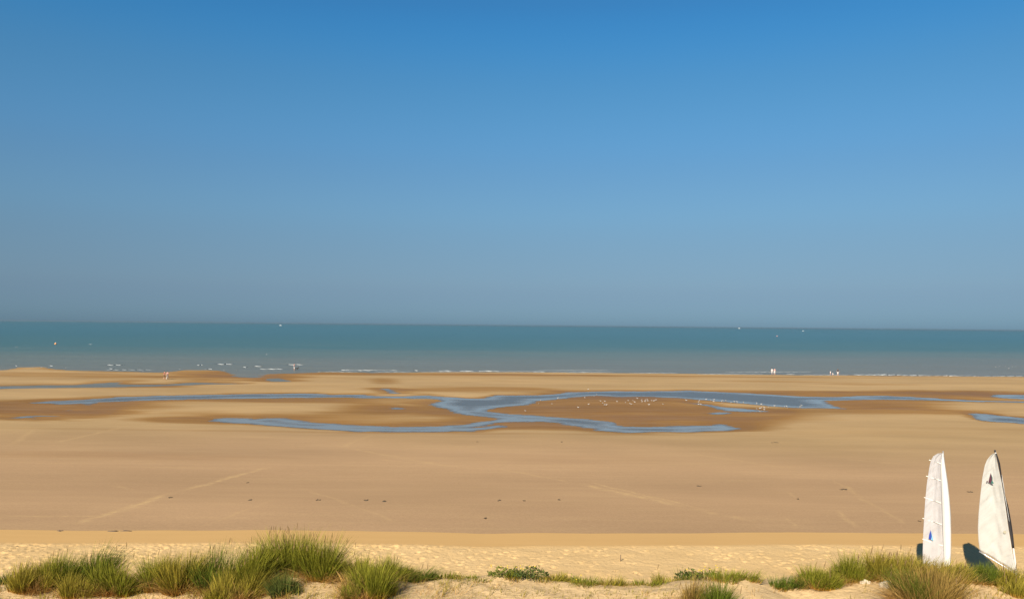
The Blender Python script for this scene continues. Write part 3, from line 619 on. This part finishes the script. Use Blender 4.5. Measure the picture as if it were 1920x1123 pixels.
def wheel(parent, c, r, axis):
    bm = bmesh.new(); N = 20; m = 8
    ax = Vector(axis).normalized(); a = ax.orthogonal().normalized(); b = ax.cross(a); rings = []
    for k in range(N):
        t = 2 * math.pi * k / N; e = a * math.cos(t) + b * math.sin(t)
        rings.append([bm.verts.new(Vector(c) + e * (r * .78 + r * .22 * math.cos(2 * math.pi * j / m)) + ax * r * .22 * math.sin(2 * math.pi * j / m)) for j in range(m)])
    for k in range(N):
        for j in range(m): bm.faces.new((rings[k][j], rings[(k + 1) % N][j], rings[(k + 1) % N][(j + 1) % m], rings[k][(j + 1) % m]))
    bmesh.ops.recalc_face_normals(bm, faces=bm.faces); w = bm_obj('wheel', bm, MAT['rubber'], parent)
    tube('rim', [Vector(c) - ax * r * .12, Vector(c) + ax * r * .12], r * .62, MAT['alu'], w, 16)
def chassis(root, gz):
    """hull, axle and three wheels; root sits on the sand below the mast, the stern points along AFT"""
    bm = bmesh.new(); rings = []
    for (s, w, h, zc) in ((-1.15, .03, .04, .38), (-.8, .16, .12, .38), (-.2, .27, .19, .40), (.6, .31, .22, .42), (1.2, .27, .20, .44), (1.6, .12, .12, .46)):
        c = AFT * s + Vector((0, 0, zc)); rings.append([bm.verts.new(c + NRM * w * math.cos(t) + Vector((0, 0, h * math.sin(t)))) for t in [2 * math.pi * j / 12 for j in range(12)]])
    for A, B in zip(rings, rings[1:]):
        for j in range(12): bm.faces.new((A[j], A[(j + 1) % 12], B[(j + 1) % 12], B[j]))
    bm.faces.new(rings[0][::-1]); bm.faces.new(rings[-1]); bmesh.ops.recalc_face_normals(bm, faces=bm.faces); bm_obj('hull', bm, MAT['grp'], root)
    rr = .2
    c = AFT * 1.0 + Vector((0, 0, rr + .02)); tube('axle', [c - NRM * .85, c + NRM * .85], .03, MAT['alu'], root)
    for s in (-.92, .92): wheel(root, c + NRM * s, rr, NRM)
    fc = AFT * -1.35 + Vector((0, 0, rr)); wheel(root, fc, rr, NRM); tube('fork', [fc + NRM * .12, AFT * -1.1 + NRM * .10 + Vector((0, 0, .42))], .02, MAT['alu'], root)
def yacht(mx, my, Ym, label):
    M0 = at_y(mx, my, Ym); gz = beach_z(M0.x, M0.y); loc = Vector((M0.x, M0.y, gz))
    root = empty('land_yacht', loc); tag(root, label, 'land yacht', 'land yachts parked behind the dune'); chassis(root, gz); return root, M0, loc
def px_tube(name, pts, rad, M0, loc, mat, root, off=0.0): return tube(name, [on_plane(x, y, M0, off) - loc for x, y in pts], rad, mat, root)
# left yacht: white battened sail with broad luff sleeve
root, M0, loc = yacht(1780, 1066, 31.9, 'land yacht with white battened sail and small blue emblem, left of the pair')
LEECH = [(1767, 849), (1758, 850), (1750, 855), (1745, 864), (1742, 880), (1738, 905), (1735, 935), (1733, 965), (1731, 1000), (1730, 1035), (1731, 1060)]
INNER = [(1767.5, 849), (1764, 862), (1763, 880), (1764, 905), (1765, 935), (1766, 965), (1767, 1000), (1769, 1035), (1771, 1064)]
LUFF = [(1768.5, 848), (1771, 865), (1774, 885), (1777, 905), (1780.5, 935), (1782.5, 965), (1783.5, 1000), (1783, 1035), (1780.5, 1066)]
cloth('sail', LEECH, INNER, M0, loc, MAT['cloth'], root, .10, .030, 20, 50)
cloth('mast_sleeve', INNER, LUFF, M0, loc, MAT['sleeve'], root, -.10, .003, 8, 34)
px_tube('mast', [(1768, 845), (1770.5, 866), (1776, 905), (1781.5, 965), (1782, 1030), (1780, 1066)], [.018, .022, .026, .03, .032, .034], M0, loc, MAT['alu'], root, .03)
tube('mast_foot', [M0 - loc + NRM * .03, Vector((M0.x - loc.x, M0.y - loc.y, .45)) + NRM * .03], .035, MAT['alu'], root)
px_tube('boom', [(1780, 1064), (1755, 1063), (1730, 1060)], .03, M0, loc, MAT['alu'], root, .05)
for (ax, ay, bx_, by_) in ((1742, 862, 1764, 869), (1736.5, 892, 1764, 901), (1732.5, 932, 1765, 943), (1729.5, 971, 1766, 983), (1729.5, 1010, 1768, 1023)):
    p = [on_plane(ax + (bx_ - ax) * u, ay + (by_ - ay) * u, M0, -.012 + .092 * math.sin(math.pi * u)) - loc for u in (0, .12, .3, .5, .7, .88, 1)]
    tube('batten', p, .014, MAT['batten'], root, 6)
e = emblem('emblem', [(1745, 993), (1746.2, 999), (1747, 1006), (1745.5, 1011), (1741, 1009.5), (1742, 1002)], M0, loc, MAT['blue'], root, .0)
emblem('emblem_edge', [(1746, 996), (1748.5, 1006), (1750, 1013), (1746, 1011.5), (1747.2, 1005)], M0, loc, MAT['cyan'], e, -.006)
# right yacht: cream sail without battens, black luff sleeve
root, M0, loc = yacht(1905, 1072, 31.7, 'land yacht with cream sail, black mast sleeve and dark emblem, at the right edge')
LEECH = [(1865, 849), (1858, 853), (1851, 861), (1846.5, 872), (1842, 895), (1838, 930), (1835, 960), (1833.5, 990), (1834.5, 1012), (1837, 1031)]
LUFF = [(1866, 849), (1872, 878), (1877, 900), (1881.5, 925), (1886, 955), (1890, 985), (1895, 1015), (1899.5, 1042), (1905, 1072)]
cloth('sail', LEECH, LUFF, M0, loc, MAT['cream'], root, .13, .036, 22, 50, seed=4)
SL = [(1866.5, 850), (1871, 868), (1876, 893), (1878.5, 905), (1882, 925), (1886, 950), (1890, 980), (1894, 1005), (1897.5, 1027)]
SR = [(1869, 850), (1875, 868), (1878.5, 893), (1880, 905), (1883.8, 925), (1891, 950), (1896.5, 980), (1900, 1005), (1902, 1027)]
cloth('mast_sleeve', SL, SR, M0, loc, MAT['black'], root, .05, .0, 6, 30, -.02)
px_tube('mast', [(1866, 845), (1872, 868), (1878, 893), (1883, 925), (1889, 960), (1895.5, 1000), (1900, 1027), (1903, 1050), (1906, 1072)], [.02, .022, .024, .026, .028, .03, .034, .036, .038], M0, loc, MAT['sleeve'], root, .04)
px_tube('mast_cap', [(1865.4, 843.5), (1866, 847.5)], .035, M0, loc, MAT['black'], root, .04)
tube('mast_foot', [M0 - loc + NRM * .04, Vector((M0.x - loc.x, M0.y - loc.y, .45)) + NRM * .04], .038, MAT['alu'], root)
px_tube('boom', [(1906, 1074), (1880, 1060), (1850, 1041.5), (1836, 1033)], .028, M0, loc, MAT['alu'], root, .05)
e = emblem('emblem', [(1857.5, 886), (1859.5, 893), (1860, 900), (1858, 905), (1853.5, 903.5), (1855, 896)], M0, loc, MAT['maroon'], root, -.02)
emblem('emblem_edge', [(1858.5, 888), (1861, 895), (1861, 901), (1863.5, 906.5), (1858, 905.5), (1860, 899)], M0, loc, MAT['teal'], e, -.026)
emblem('emblem_dot', [(1851 + 1.5 * math.cos(t), 902.5 + 1.5 * math.sin(t)) for t in [k * .785 for k in range(8)]], M0, loc, MAT['maroon'], e, -.026)
emblem('round_badge', [(1884 + 3 * math.cos(t), 997 + 3 * math.sin(t)) for t in [k * .524 for k in range(12)]], M0, loc, MAT['badge'], root, -.01)

# ------------------------------------------------------------------ gulls
def loft(bm, secs, seg=8, mi=0):
    rings = []
    for (x, z, w, h) in secs: rings.append([bm.verts.new((x, w * math.cos(2 * math.pi * j / seg), z + h * math.sin(2 * math.pi * j / seg))) for j in range(seg)])
    fs = []
    for A, B in zip(rings, rings[1:]):
        for j in range(seg): fs.append(bm.faces.new((A[j], A[(j + 1) % seg], B[(j + 1) % seg], B[j])))
    fs.append(bm.faces.new(rings[0][::-1])); fs.append(bm.faces.new(rings[-1]))
    for f in fs: f.material_index = mi
    return fs
def gull_mesh(legs=True):
    bm = bmesh.new()
    fs = loft(bm, [(-.26, .235, .012, .006), (-.20, .225, .04, .02), (-.12, .21, .07, .055), (-.02, .20, .088, .08), (.07, .215, .078, .078), (.125, .26, .05, .055), (.15, .31, .036, .04), (.165, .345, .042, .043), (.20, .35, .032, .034), (.225, .345, .010, .012)])
    for f in fs:
        c = f.calc_center_median()
        if c.z > .225 and -.24 < c.x < .08: f.material_index = 1
    loft(bm, [(.22, .343, .011, .012), (.27, .335, .003, .004)], 5, 2)
    if legs:
        for s in (-.035, .035):
            r = bmesh.ops.create_cone(bm, segments=5, radius1=.008, radius2=.008, depth=.14, cap_ends=True, matrix=Matrix.Translation((0, s, .07)))
            for v in r['verts']:
                for f in v.link_faces: f.material_index = 2
    bmesh.ops.recalc_face_normals(bm, faces=bm.faces); me = bpy.data.meshes.new('gull'); bm.to_mesh(me); bm.free()
    for m in ('gull', 'gullgrey', 'beak'): me.materials.append(MAT[m])
    me.polygons.foreach_set('use_smooth', [True] * len(me.polygons)); return me
G_STAND = gull_mesh(True); G_FLOAT = gull_mesh(False)
def fl_point(px, py):
    z = 0.2
    for _ in range(4):
        p = at_z(px, py, z); h, d, dp, ds = flat_h([p.x], [p.y], True); lvl = 0.0 if ds[0] < dp[0] else POOL_Z
        z = max(float(h[0]), float(h[0]) if d[0] > 0 else lvl - 0.06)
    return at_z(px, py, z)
def gull(px, py, label, group, floating=False, sc=1.0):
    p = at_z(px, py + 1.2, 0.0) if floating else fl_point(px, py + 1.3)
    o = bpy.data.objects.new('gull', G_FLOAT if floating else G_STAND); link(o); o.location = p - Vector((0, 0, .13 if floating else 0)); o.rotation_euler.z = random.uniform(0, 6.28)
    s = random.uniform(.62, .82) * sc; o.scale = (s, s, s); tag(o, label, 'gull', group)
ORD = ['first', 'second', 'third', 'fourth', 'fifth', 'sixth', 'seventh', 'eighth', 'ninth', 'tenth', 'eleventh', 'twelfth', 'thirteenth', 'fourteenth', 'fifteenth', 'sixteenth', 'seventeenth']
def flock(pts, label, group, first=0, **kw):
    pts = sorted(pts); n = len(pts)
    for k, (x, y) in enumerate(pts):
        side = 'left' if k < (n + 1) // 2 else 'right'; num = k + first if side == 'left' else n - 1 - k
        gull(x, y, '%s, %s from the %s' % (label, ORD[num], side), group, **kw)
L1 = 'white gull in the left flock on the orange sandbank'; G1 = 'gulls scattered on the sandbank'
L2 = 'white gull in the right flock along the channel edge'; G2 = 'gulls along the channel edge'
L3 = 'white gull at the tip of the narrow inner pool'; G3 = 'gulls beside the inner pool'
L4 = 'white gull floating on the sea near the right edge'; G4 = 'gulls floating offshore'
L5 = 'white gull at the sea edge on the left half'; G5 = 'gulls along the left shoreline'
L6 = 'white gull wading at the right end of the channel'; G6 = 'gulls wading in the channel end'
gull(985, 771, 'lone white gull nearest the left tip of the sandbank', 'gulls scattered on the sandbank')
gull(1103, 730, 'white gull alone on the far bank beyond the channel', 'gulls scattered on the sandbank')
gull(1119, 740, 'largest white gull standing in the far channel above the sandbank', 'gulls scattered on the sandbank', sc=1.5)
flock([(1010, 757), (1013.7, 751), (1035, 757.5), (1046, 746), (1084, 764), (1096.7, 746), (1103.7, 758), (1114, 743), (1126, 752), (1130, 756), (1134, 752.5), (1133, 760), (1137, 759.5), (1157, 753), (1172.7, 755), (1178, 751), (1181, 757), (1183.5, 758.2), (1186.7, 751), (1190, 754), (1195, 747), (1203, 750), (1204, 753), (1210, 750), (1209.5, 753), (1213.7, 749), (1214.5, 751.5), (1217, 759), (1221.7, 751), (1226, 751.7), (1230, 750), (1243, 757.7)], L1, G1, 1)
flock([(1286.7, 751), (1311, 751), (1310, 754), (1314, 758.5), (1310, 758), (1324, 749), (1333, 751), (1338.7, 749.5), (1338, 753), (1355, 751), (1353, 753), (1353.7, 756), (1361, 751), (1370.5, 755), (1377, 753), (1382, 753), (1394, 754), (1419, 756), (1427.5, 758), (1452, 761)], L2, G2)
flock([(1419, 767), (1425, 766), (1428, 764.7), (1433, 764.7), (1433, 768), (1441, 764.5)], L3, G3)
flock([(1471, 763), (1475, 762), (1475.5, 765), (1500, 763), (1503, 760)], L6, G6)
flock([(1867, 686.7), (1873.7, 686), (1885, 686), (1891.7, 689.7), (1898, 686), (1904.7, 686), (1917, 686)], L4, G4, floating=True, sc=1.15)
flock([(78, 688.5), (123, 690), (268, 696.2), (337, 692), (420, 694), (445, 693.6), (598, 697)], L5, G5)

# ------------------------------------------------------------------ people and dog
def skin_mesh(name, verts, edges, radii, sub=1):
    me = bpy.data.meshes.new(name); me.from_pydata(verts, edges, []); o = bpy.data.objects.new(name, me); COL.objects.link(o)
    o.modifiers.new('s', 'SKIN'); sv = me.skin_vertices[0].data
    for k, r in enumerate(radii): sv[k].radius = (r, r) if not hasattr(r, '__len__') else r
    sv[0].use_root = True
    m = o.modifiers.new('d', 'SUBSURF'); m.levels = sub; m.render_levels = sub
    dg = bpy.context.evaluated_depsgraph_get(); dg.update(); ev = o.evaluated_get(dg); out = bpy.data.meshes.new_from_object(ev)
    bpy.data.objects.remove(o); bpy.data.meshes.remove(me); return out
def person(px, py, hgt, rz, top, bottom, label, stride=.16, crouch=0.0, bare_legs=True, group=None, wade=0.0, arm=0.0):
    p = fl_point(px, py); k = hgt / 1.72
    dz = -0.42 * crouch
    V = [(0, 0, .95 + dz), (0, 0, 1.12 + dz), (.01 + .1 * crouch, 0, 1.30 + dz), (.02 + .16 * crouch, 0, 1.46 + dz), (.03 + .2 * crouch, 0, 1.53 + dz), (.04 + .24 * crouch, 0, 1.63 + dz), (.05 + .25 * crouch, 0, 1.70 + dz)]
    Rr = [(.15, .11), (.135, .10), (.155, .11), (.11, .08), .055, (.088, .095), .06]
    E = [(i, i + 1) for i in range(6)]
    for s, st in ((-1, 1), (1, -1)):
        b = len(V); kx = stride * st * .5 + .30 * crouch
        V += [(0, s * .09, .88 + dz), (kx + .03, s * .10, .50 + dz * .3), (stride * st, s * .10, .09), (stride * st + .02, s * .10, .035), (stride * st + .15, s * .11, .03)]
        Rr += [.09, .062, .042, .042, .032]; E += [(0, b), (b, b + 1), (b + 1, b + 2), (b + 2, b + 3), (b + 3, b + 4)]
        b = len(V); sh = V[3]
        V += [(sh[0], s * .19, sh[2] - .03), (sh[0] - .03 - st * .05 + arm, s * .25, sh[2] - .32), (sh[0] + .06 - st * .10 + arm, s * .26, sh[2] - .57), (sh[0] + .08 - st * .12 + arm, s * .26, sh[2] - .68)]
        Rr += [.058, .042, .032, .036]; E += [(3, b), (b, b + 1), (b + 1, b + 2), (b + 2, b + 3)]
    me = skin_mesh('person', V, E, Rr)
    for m in (top, bottom, 'skin'): me.materials.append(MAT[m])
    for f in me.polygons:
        c = f.center; z = c.z - dz * (1 if c.z > .6 + dz else .3)
        if c.z > 1.485 + dz: mi = 2
        elif abs(c.y) > .215 and c.z < V[3][2] - .25: mi = 2
        elif c.z > .97 + dz: mi = 0
        elif c.z > (.52 + dz * .5 if bare_legs else .08): mi = 1
        else: mi = 2
        f.material_index = mi; f.use_smooth = True
    o = link(bpy.data.objects.new('person', me)); o.location = p; o.rotation_euler.z = rz; o.scale = (k, k, k); tag(o, label, 'person', group)
    bm = bmesh.new(); bmesh.ops.create_uvsphere(bm, u_segments=12, v_segments=8, radius=.105); hd = V[5]
    bmesh.ops.delete(bm, geom=[v for v in bm.verts if v.co.z < -.02 and v.co.x > -.03], context='VERTS')
    bmesh.ops.translate(bm, verts=bm.verts, vec=(hd[0] - .012, 0, hd[2] + .035)); bm_obj('hair', bm, MAT['hair'], o)
    return o
person(308, 712, 1.78, 1.2, 'redcl', 'browncl', 'person in a rust top walking on the wet sand, left of a couple', group='people walking by the sea')
person(313.6, 711.4, 1.66, 1.4, 'pink', 'white', 'person in pale clothes walking on the wet sand, right of a couple', bare_legs=False, group='people walking by the sea')
person(551.5, 694, 1.72, .3, 'pink', 'white', 'person in pale clothes wading beside a dark dog', .08, bare_legs=True, group='people walking by the sea')
person(1447.5, 702.6, 1.65, 1.9, 'white', 'white', 'person in white at the water edge, left of a pair', bare_legs=True, group='people walking by the sea')
person(1452.3, 703, 1.70, 1.2, 'pink', 'white', 'person in pink and white at the water edge, right of a pair', bare_legs=True, group='people walking by the sea')
person(1571, 704.4, 1.72, 1.6, 'darkcl', 'white', 'person in a black top standing at the water edge', .05, bare_legs=True, group='people walking by the sea')
person(1557, 703, 1.05, .4, 'white', 'pink', 'small pale figure left of the person in the black top', .08, group='people walking by the sea')
person(1562, 704.6, 1.0, 2.6, 'white', 'pink', 'small crouching pale figure nearest the person in the black top', .05, .8, group='people walking by the sea')
DV = [(-.28, 0, .50), (-.05, 0, .48), (.20, 0, .48), (.34, 0, .58), (.44, 0, .70), (.55, 0, .68), (.64, 0, .65), (-.38, 0, .52), (-.52, 0, .46), (-.60, 0, .40)]
DR = [.11, .12, .14, .085, .08, .05, .035, .03, .022, .012]
DE = [(0, 1), (1, 2), (2, 3), (3, 4), (4, 5), (5, 6), (0, 7), (7, 8), (8, 9)]
for s in (-.09, .09):
    b = len(DV); DV += [(.22, s, .34), (.20, s, .18), (.23, s, .03)]; DR += [.055, .032, .03]; DE += [(2, b), (b, b + 1), (b + 1, b + 2)]
    b = len(DV); DV += [(-.22, s, .36), (-.36, s, .20), (-.31, s, .03)]; DR += [.065, .03, .03]; DE += [(0, b), (b, b + 1), (b + 1, b + 2)]
for s in (-.05, .05): b = len(DV); DV += [(.41, s, .78), (.39, s * 1.3, .83)]; DR += [.025, .012]; DE += [(4, b), (b, b + 1)]
dm = skin_mesh('dog', DV, DE, DR); dm.materials.append(MAT['fur']); dm.polygons.foreach_set('use_smooth', [True] * len(dm.polygons))
o = link(bpy.data.objects.new('dog', dm)); o.location = fl_point(556.5, 694); o.rotation_euler.z = .1; tag(o, 'dark dog standing in shallow water beside a wading person', 'dog')

# ------------------------------------------------------------------ boats and buoys
def motorboat(px, py, length, label, rz):
    p = at_z(px, py, 0.0); root = empty('motorboat', p, rz); tag(root, label, 'boat', 'white boats near the horizon'); L = length
    bm = bmesh.new(); rings = []
    for (x, w, d) in ((-.5, .15, .10), (-.2, .17, .11), (.15, .15, .12), (.38, .08, .14), (.5, .005, .16)):
        rings.append([bm.verts.new((x * L, w * L * s, z * L)) for (s, z) in ((-1, d), (-.75, -.03), (0, -.05), (.75, -.03), (1, d))])
    for A, B in zip(rings, rings[1:]):
        for j in range(4): bm.faces.new((A[j], A[j + 1], B[j + 1], B[j]))
        bm.faces.new((A[4], A[0], B[0], B[4]))
    bm.faces.new(rings[0]); bm.faces.new(rings[-1][::-1]); bmesh.ops.recalc_face_normals(bm, faces=bm.faces); bm_obj('hull', bm, MAT['boat'], root, False)
    def box(name, x0, x1, w, z0, z1, mat, tp=.8):
        bm = bmesh.new(); vs = [bm.verts.new((x * L, y * L, z * L)) for z, t in ((z0, 1), (z1, tp)) for x, y in ((x0, -w * t), (x1 * t, -w * t), (x1 * t, w * t), (x0, w * t))]
        for q in ((0, 3, 2, 1), (4, 5, 6, 7), (0, 1, 5, 4), (1, 2, 6, 5), (2, 3, 7, 6), (3, 0, 4, 7)): bm.faces.new([vs[i] for i in q])
        bm_obj(name, bm, MAT[mat], root, False)
    box('cabin', -.22, .22, .12, .10, .21, 'boat'); box('windscreen', -.19, .235, .121, .212, .25, 'glass'); box('roof', -.24, .2, .12, .252, .28, 'boat')
    tube('aerial', [(-.15 * L, 0, .28 * L), (-.16 * L, 0, .5 * L)], .008 * L, MAT['boat'], root, 5)
motorboat(526, 610.6, 12, 'white motorboat on the left half of the horizon', .2)
motorboat(1386, 615.9, 26, 'distant white boat right on the horizon line, right of centre', 2.9)
motorboat(1506, 621, 8.5, 'small white motorboat just below the horizon, rightmost', .4)
def buoy(px, py, r, mat, label):
    p = at_z(px, py, 0.0); root = empty('buoy', p); tag(root, label, 'buoy', 'buoys on the sea'); bm = bmesh.new()
    bmesh.ops.create_uvsphere(bm, u_segments=16, v_segments=10, radius=r, matrix=Matrix.Translation((0, 0, r * .55)) @ Matrix.Diagonal((1, 1, .9, 1))); bm_obj('float', bm, MAT[mat], root)
    tube('collar', [(0, 0, r * 1.3), (0, 0, r * 1.55)], r * .35, MAT['boat'], root); tube('top_mark', [(0, 0, r * 1.55), (0, 0, r * 2.2)], r * .08, MAT['boat'], root, 6)
buoy(104, 645.6, .52, 'buoyc', 'orange buoy floating on the sea at the left')
buoy(1457, 630.8, .75, 'buoyp', 'small reddish buoy far out between the two right-hand boats')

# ------------------------------------------------------------------ wrack, stake, driftwood, rock
def weed(px, py, wpx, label, hpx=1.1, mat='weed', name='seaweed_clump', cat='seaweed', z=None, group='dark seaweed bits on the hard sand'):
    zz = flat_z_guess(py) if z is None else z
    for _ in range(3):
        p = at_z(px, py, zz); zz = float(flat_h([p.x], [p.y])[0]) if p.y < 500 and z is None else zz
    rng = np.random.default_rng(int(px * 3)); w = wpx * p.y / F * .5; bm = bmesh.new()
    for k in range(7):
        u = rng.uniform(-1, 1); r = max(.012, hpx * .5 * p.y / F * rng.uniform(.5, 1) * (1 - .6 * abs(u)))
        bmesh.ops.create_icosphere(bm, subdivisions=1, radius=1, matrix=Matrix.Translation((u * w * .8, rng.uniform(-.12, .12), r * .5)) @ Matrix.Rotation(rng.uniform(-.5, .5), 4, 'Z') @ Matrix.Diagonal((max(w * .35, r), .10 + r * .6, r * .8, 1)))
    for v in bm.verts: v.co += Vector(rng.normal(0, .012, 3))
    o = bm_obj(name, bm, MAT[mat], None); o.location = p; tag(o, label, cat, group)
for a in [(1580, 917.5, 17, 'long dark seaweed strand left of the first sail'), (1452, 829.5, 15, 'thin dark seaweed strand near the pool at right'), (1820, 922, 13, 'dark seaweed strand between the two sails'), (895, 828, 5, 'small dark seaweed bit just below the middle pool'), (1052, 828.5, 6, 'faint seaweed bit right of centre below the pools'),
          (320, 932.5, 8, 'dark seaweed bit beside the pale diagonal track'), (467, 937, 14, 'thin seaweed strand right of the pale diagonal track'), (597, 937, 8, 'thin seaweed bit above the highest grass tuft'), (687, 937.5, 12, 'seaweed strand left one of two near centre left'), (719, 939.5, 11, 'darker seaweed strand right one of two near centre left'),
          (910, 971.5, 5, 'dark round seaweed bit above mid dune'), (937, 938, 8, 'seaweed bit at centre of the hard sand'), (983, 938.5, 4, 'tiny seaweed bit right of centre of the hard sand'), (1048, 936.5, 6, 'dark seaweed bit near the right-hand pale track'), (1497, 935.5, 5, 'dark seaweed bit at the end of a short pale track'),
          (1310, 911, 10, 'faint thin seaweed strand on the right half'), (1724, 977, 4, 'tiny dark seaweed bit left of the first sail'), (1168, 803.5, 8, 'dark lump lying in the shallow pool'), (465, 904.5, 4, 'tiny dark seaweed bit above the pale diagonal track')]: weed(*a)
for a in [(333, 997.5, 16, 'dark stick lying along the sand bank edge at left'), (218, 996, 62, 'long thin line of dark wrack along the sand bank edge at left'), (110, 995.5, 12, 'short bit of wrack on the sand bank edge at far left')]:
    weed(a[0], a[1], a[2], a[3], 1.6, 'wood', 'driftwood', 'driftwood', 1.22, 'driftwood along the sand bank edge')
p = at_z(1163, 1047, 1.8); p.z = beach_z(p.x, p.y)
o = tube('wooden_stake', [(0, 0, -.1), (.01, 0, .14), (.015, .01, .30)], [.022, .02, .016], MAT['wood'], None, 7); o.location = p; tag(o, 'small wooden stake poking out of the dry sand', 'stake')
def rock(px, py, w, h, label, seed):
    p = place(px, py); rng = np.random.default_rng(seed); bm = bmesh.new(); bmesh.ops.create_icosphere(bm, subdivisions=3, radius=1)
    for v in bm.verts:
        k = 1 + .45 * float(fbm(np.array([v.co.x * 1.7 + seed]), np.array([v.co.y * 1.7 + v.co.z * 2.1]), 3)[0]); v.co = Vector((v.co.x * w * k, v.co.y * w * .6 * k, v.co.z * h * k))
    o = bm_obj('rock', bm, MAT['rock'], None, False); o.location = p + Vector((0, 0, h * .05)); o.rotation_euler.z = rng.uniform(-.4, .4); tag(o, label, 'rock', 'pale rocks on the dune')
rock(1622, 1092, .15, .07, 'small pale rock, left of the two on the dune', 3)
rock(1662, 1098, .20, .12, 'larger pale rock half buried in the dune, right of the two', 5)

# ------------------------------------------------------------------ sea haze
hm = NT('haze_air'); hm.n.remove(hm.b); pv = hm.N('ShaderNodeVolumePrincipled'); pv.inputs['Color'].default_value = (.36, .46, .52, 1); pv.inputs['Density'].default_value = 3.0e-5; pv.inputs['Anisotropy'].default_value = 0.2
hm.L(pv.outputs[0], hm.out.inputs['Volume'])
bm = bmesh.new(); bmesh.ops.create_cube(bm, size=1, matrix=Matrix.Translation((0, 35400, 7.0)) @ Matrix.Diagonal((124000, 73000, 20.0, 1)))
o = bm_obj('haze', bm, hm.m, None, False); tag(o, 'thin blue sea haze over the water', 'haze', None, 'stuff')
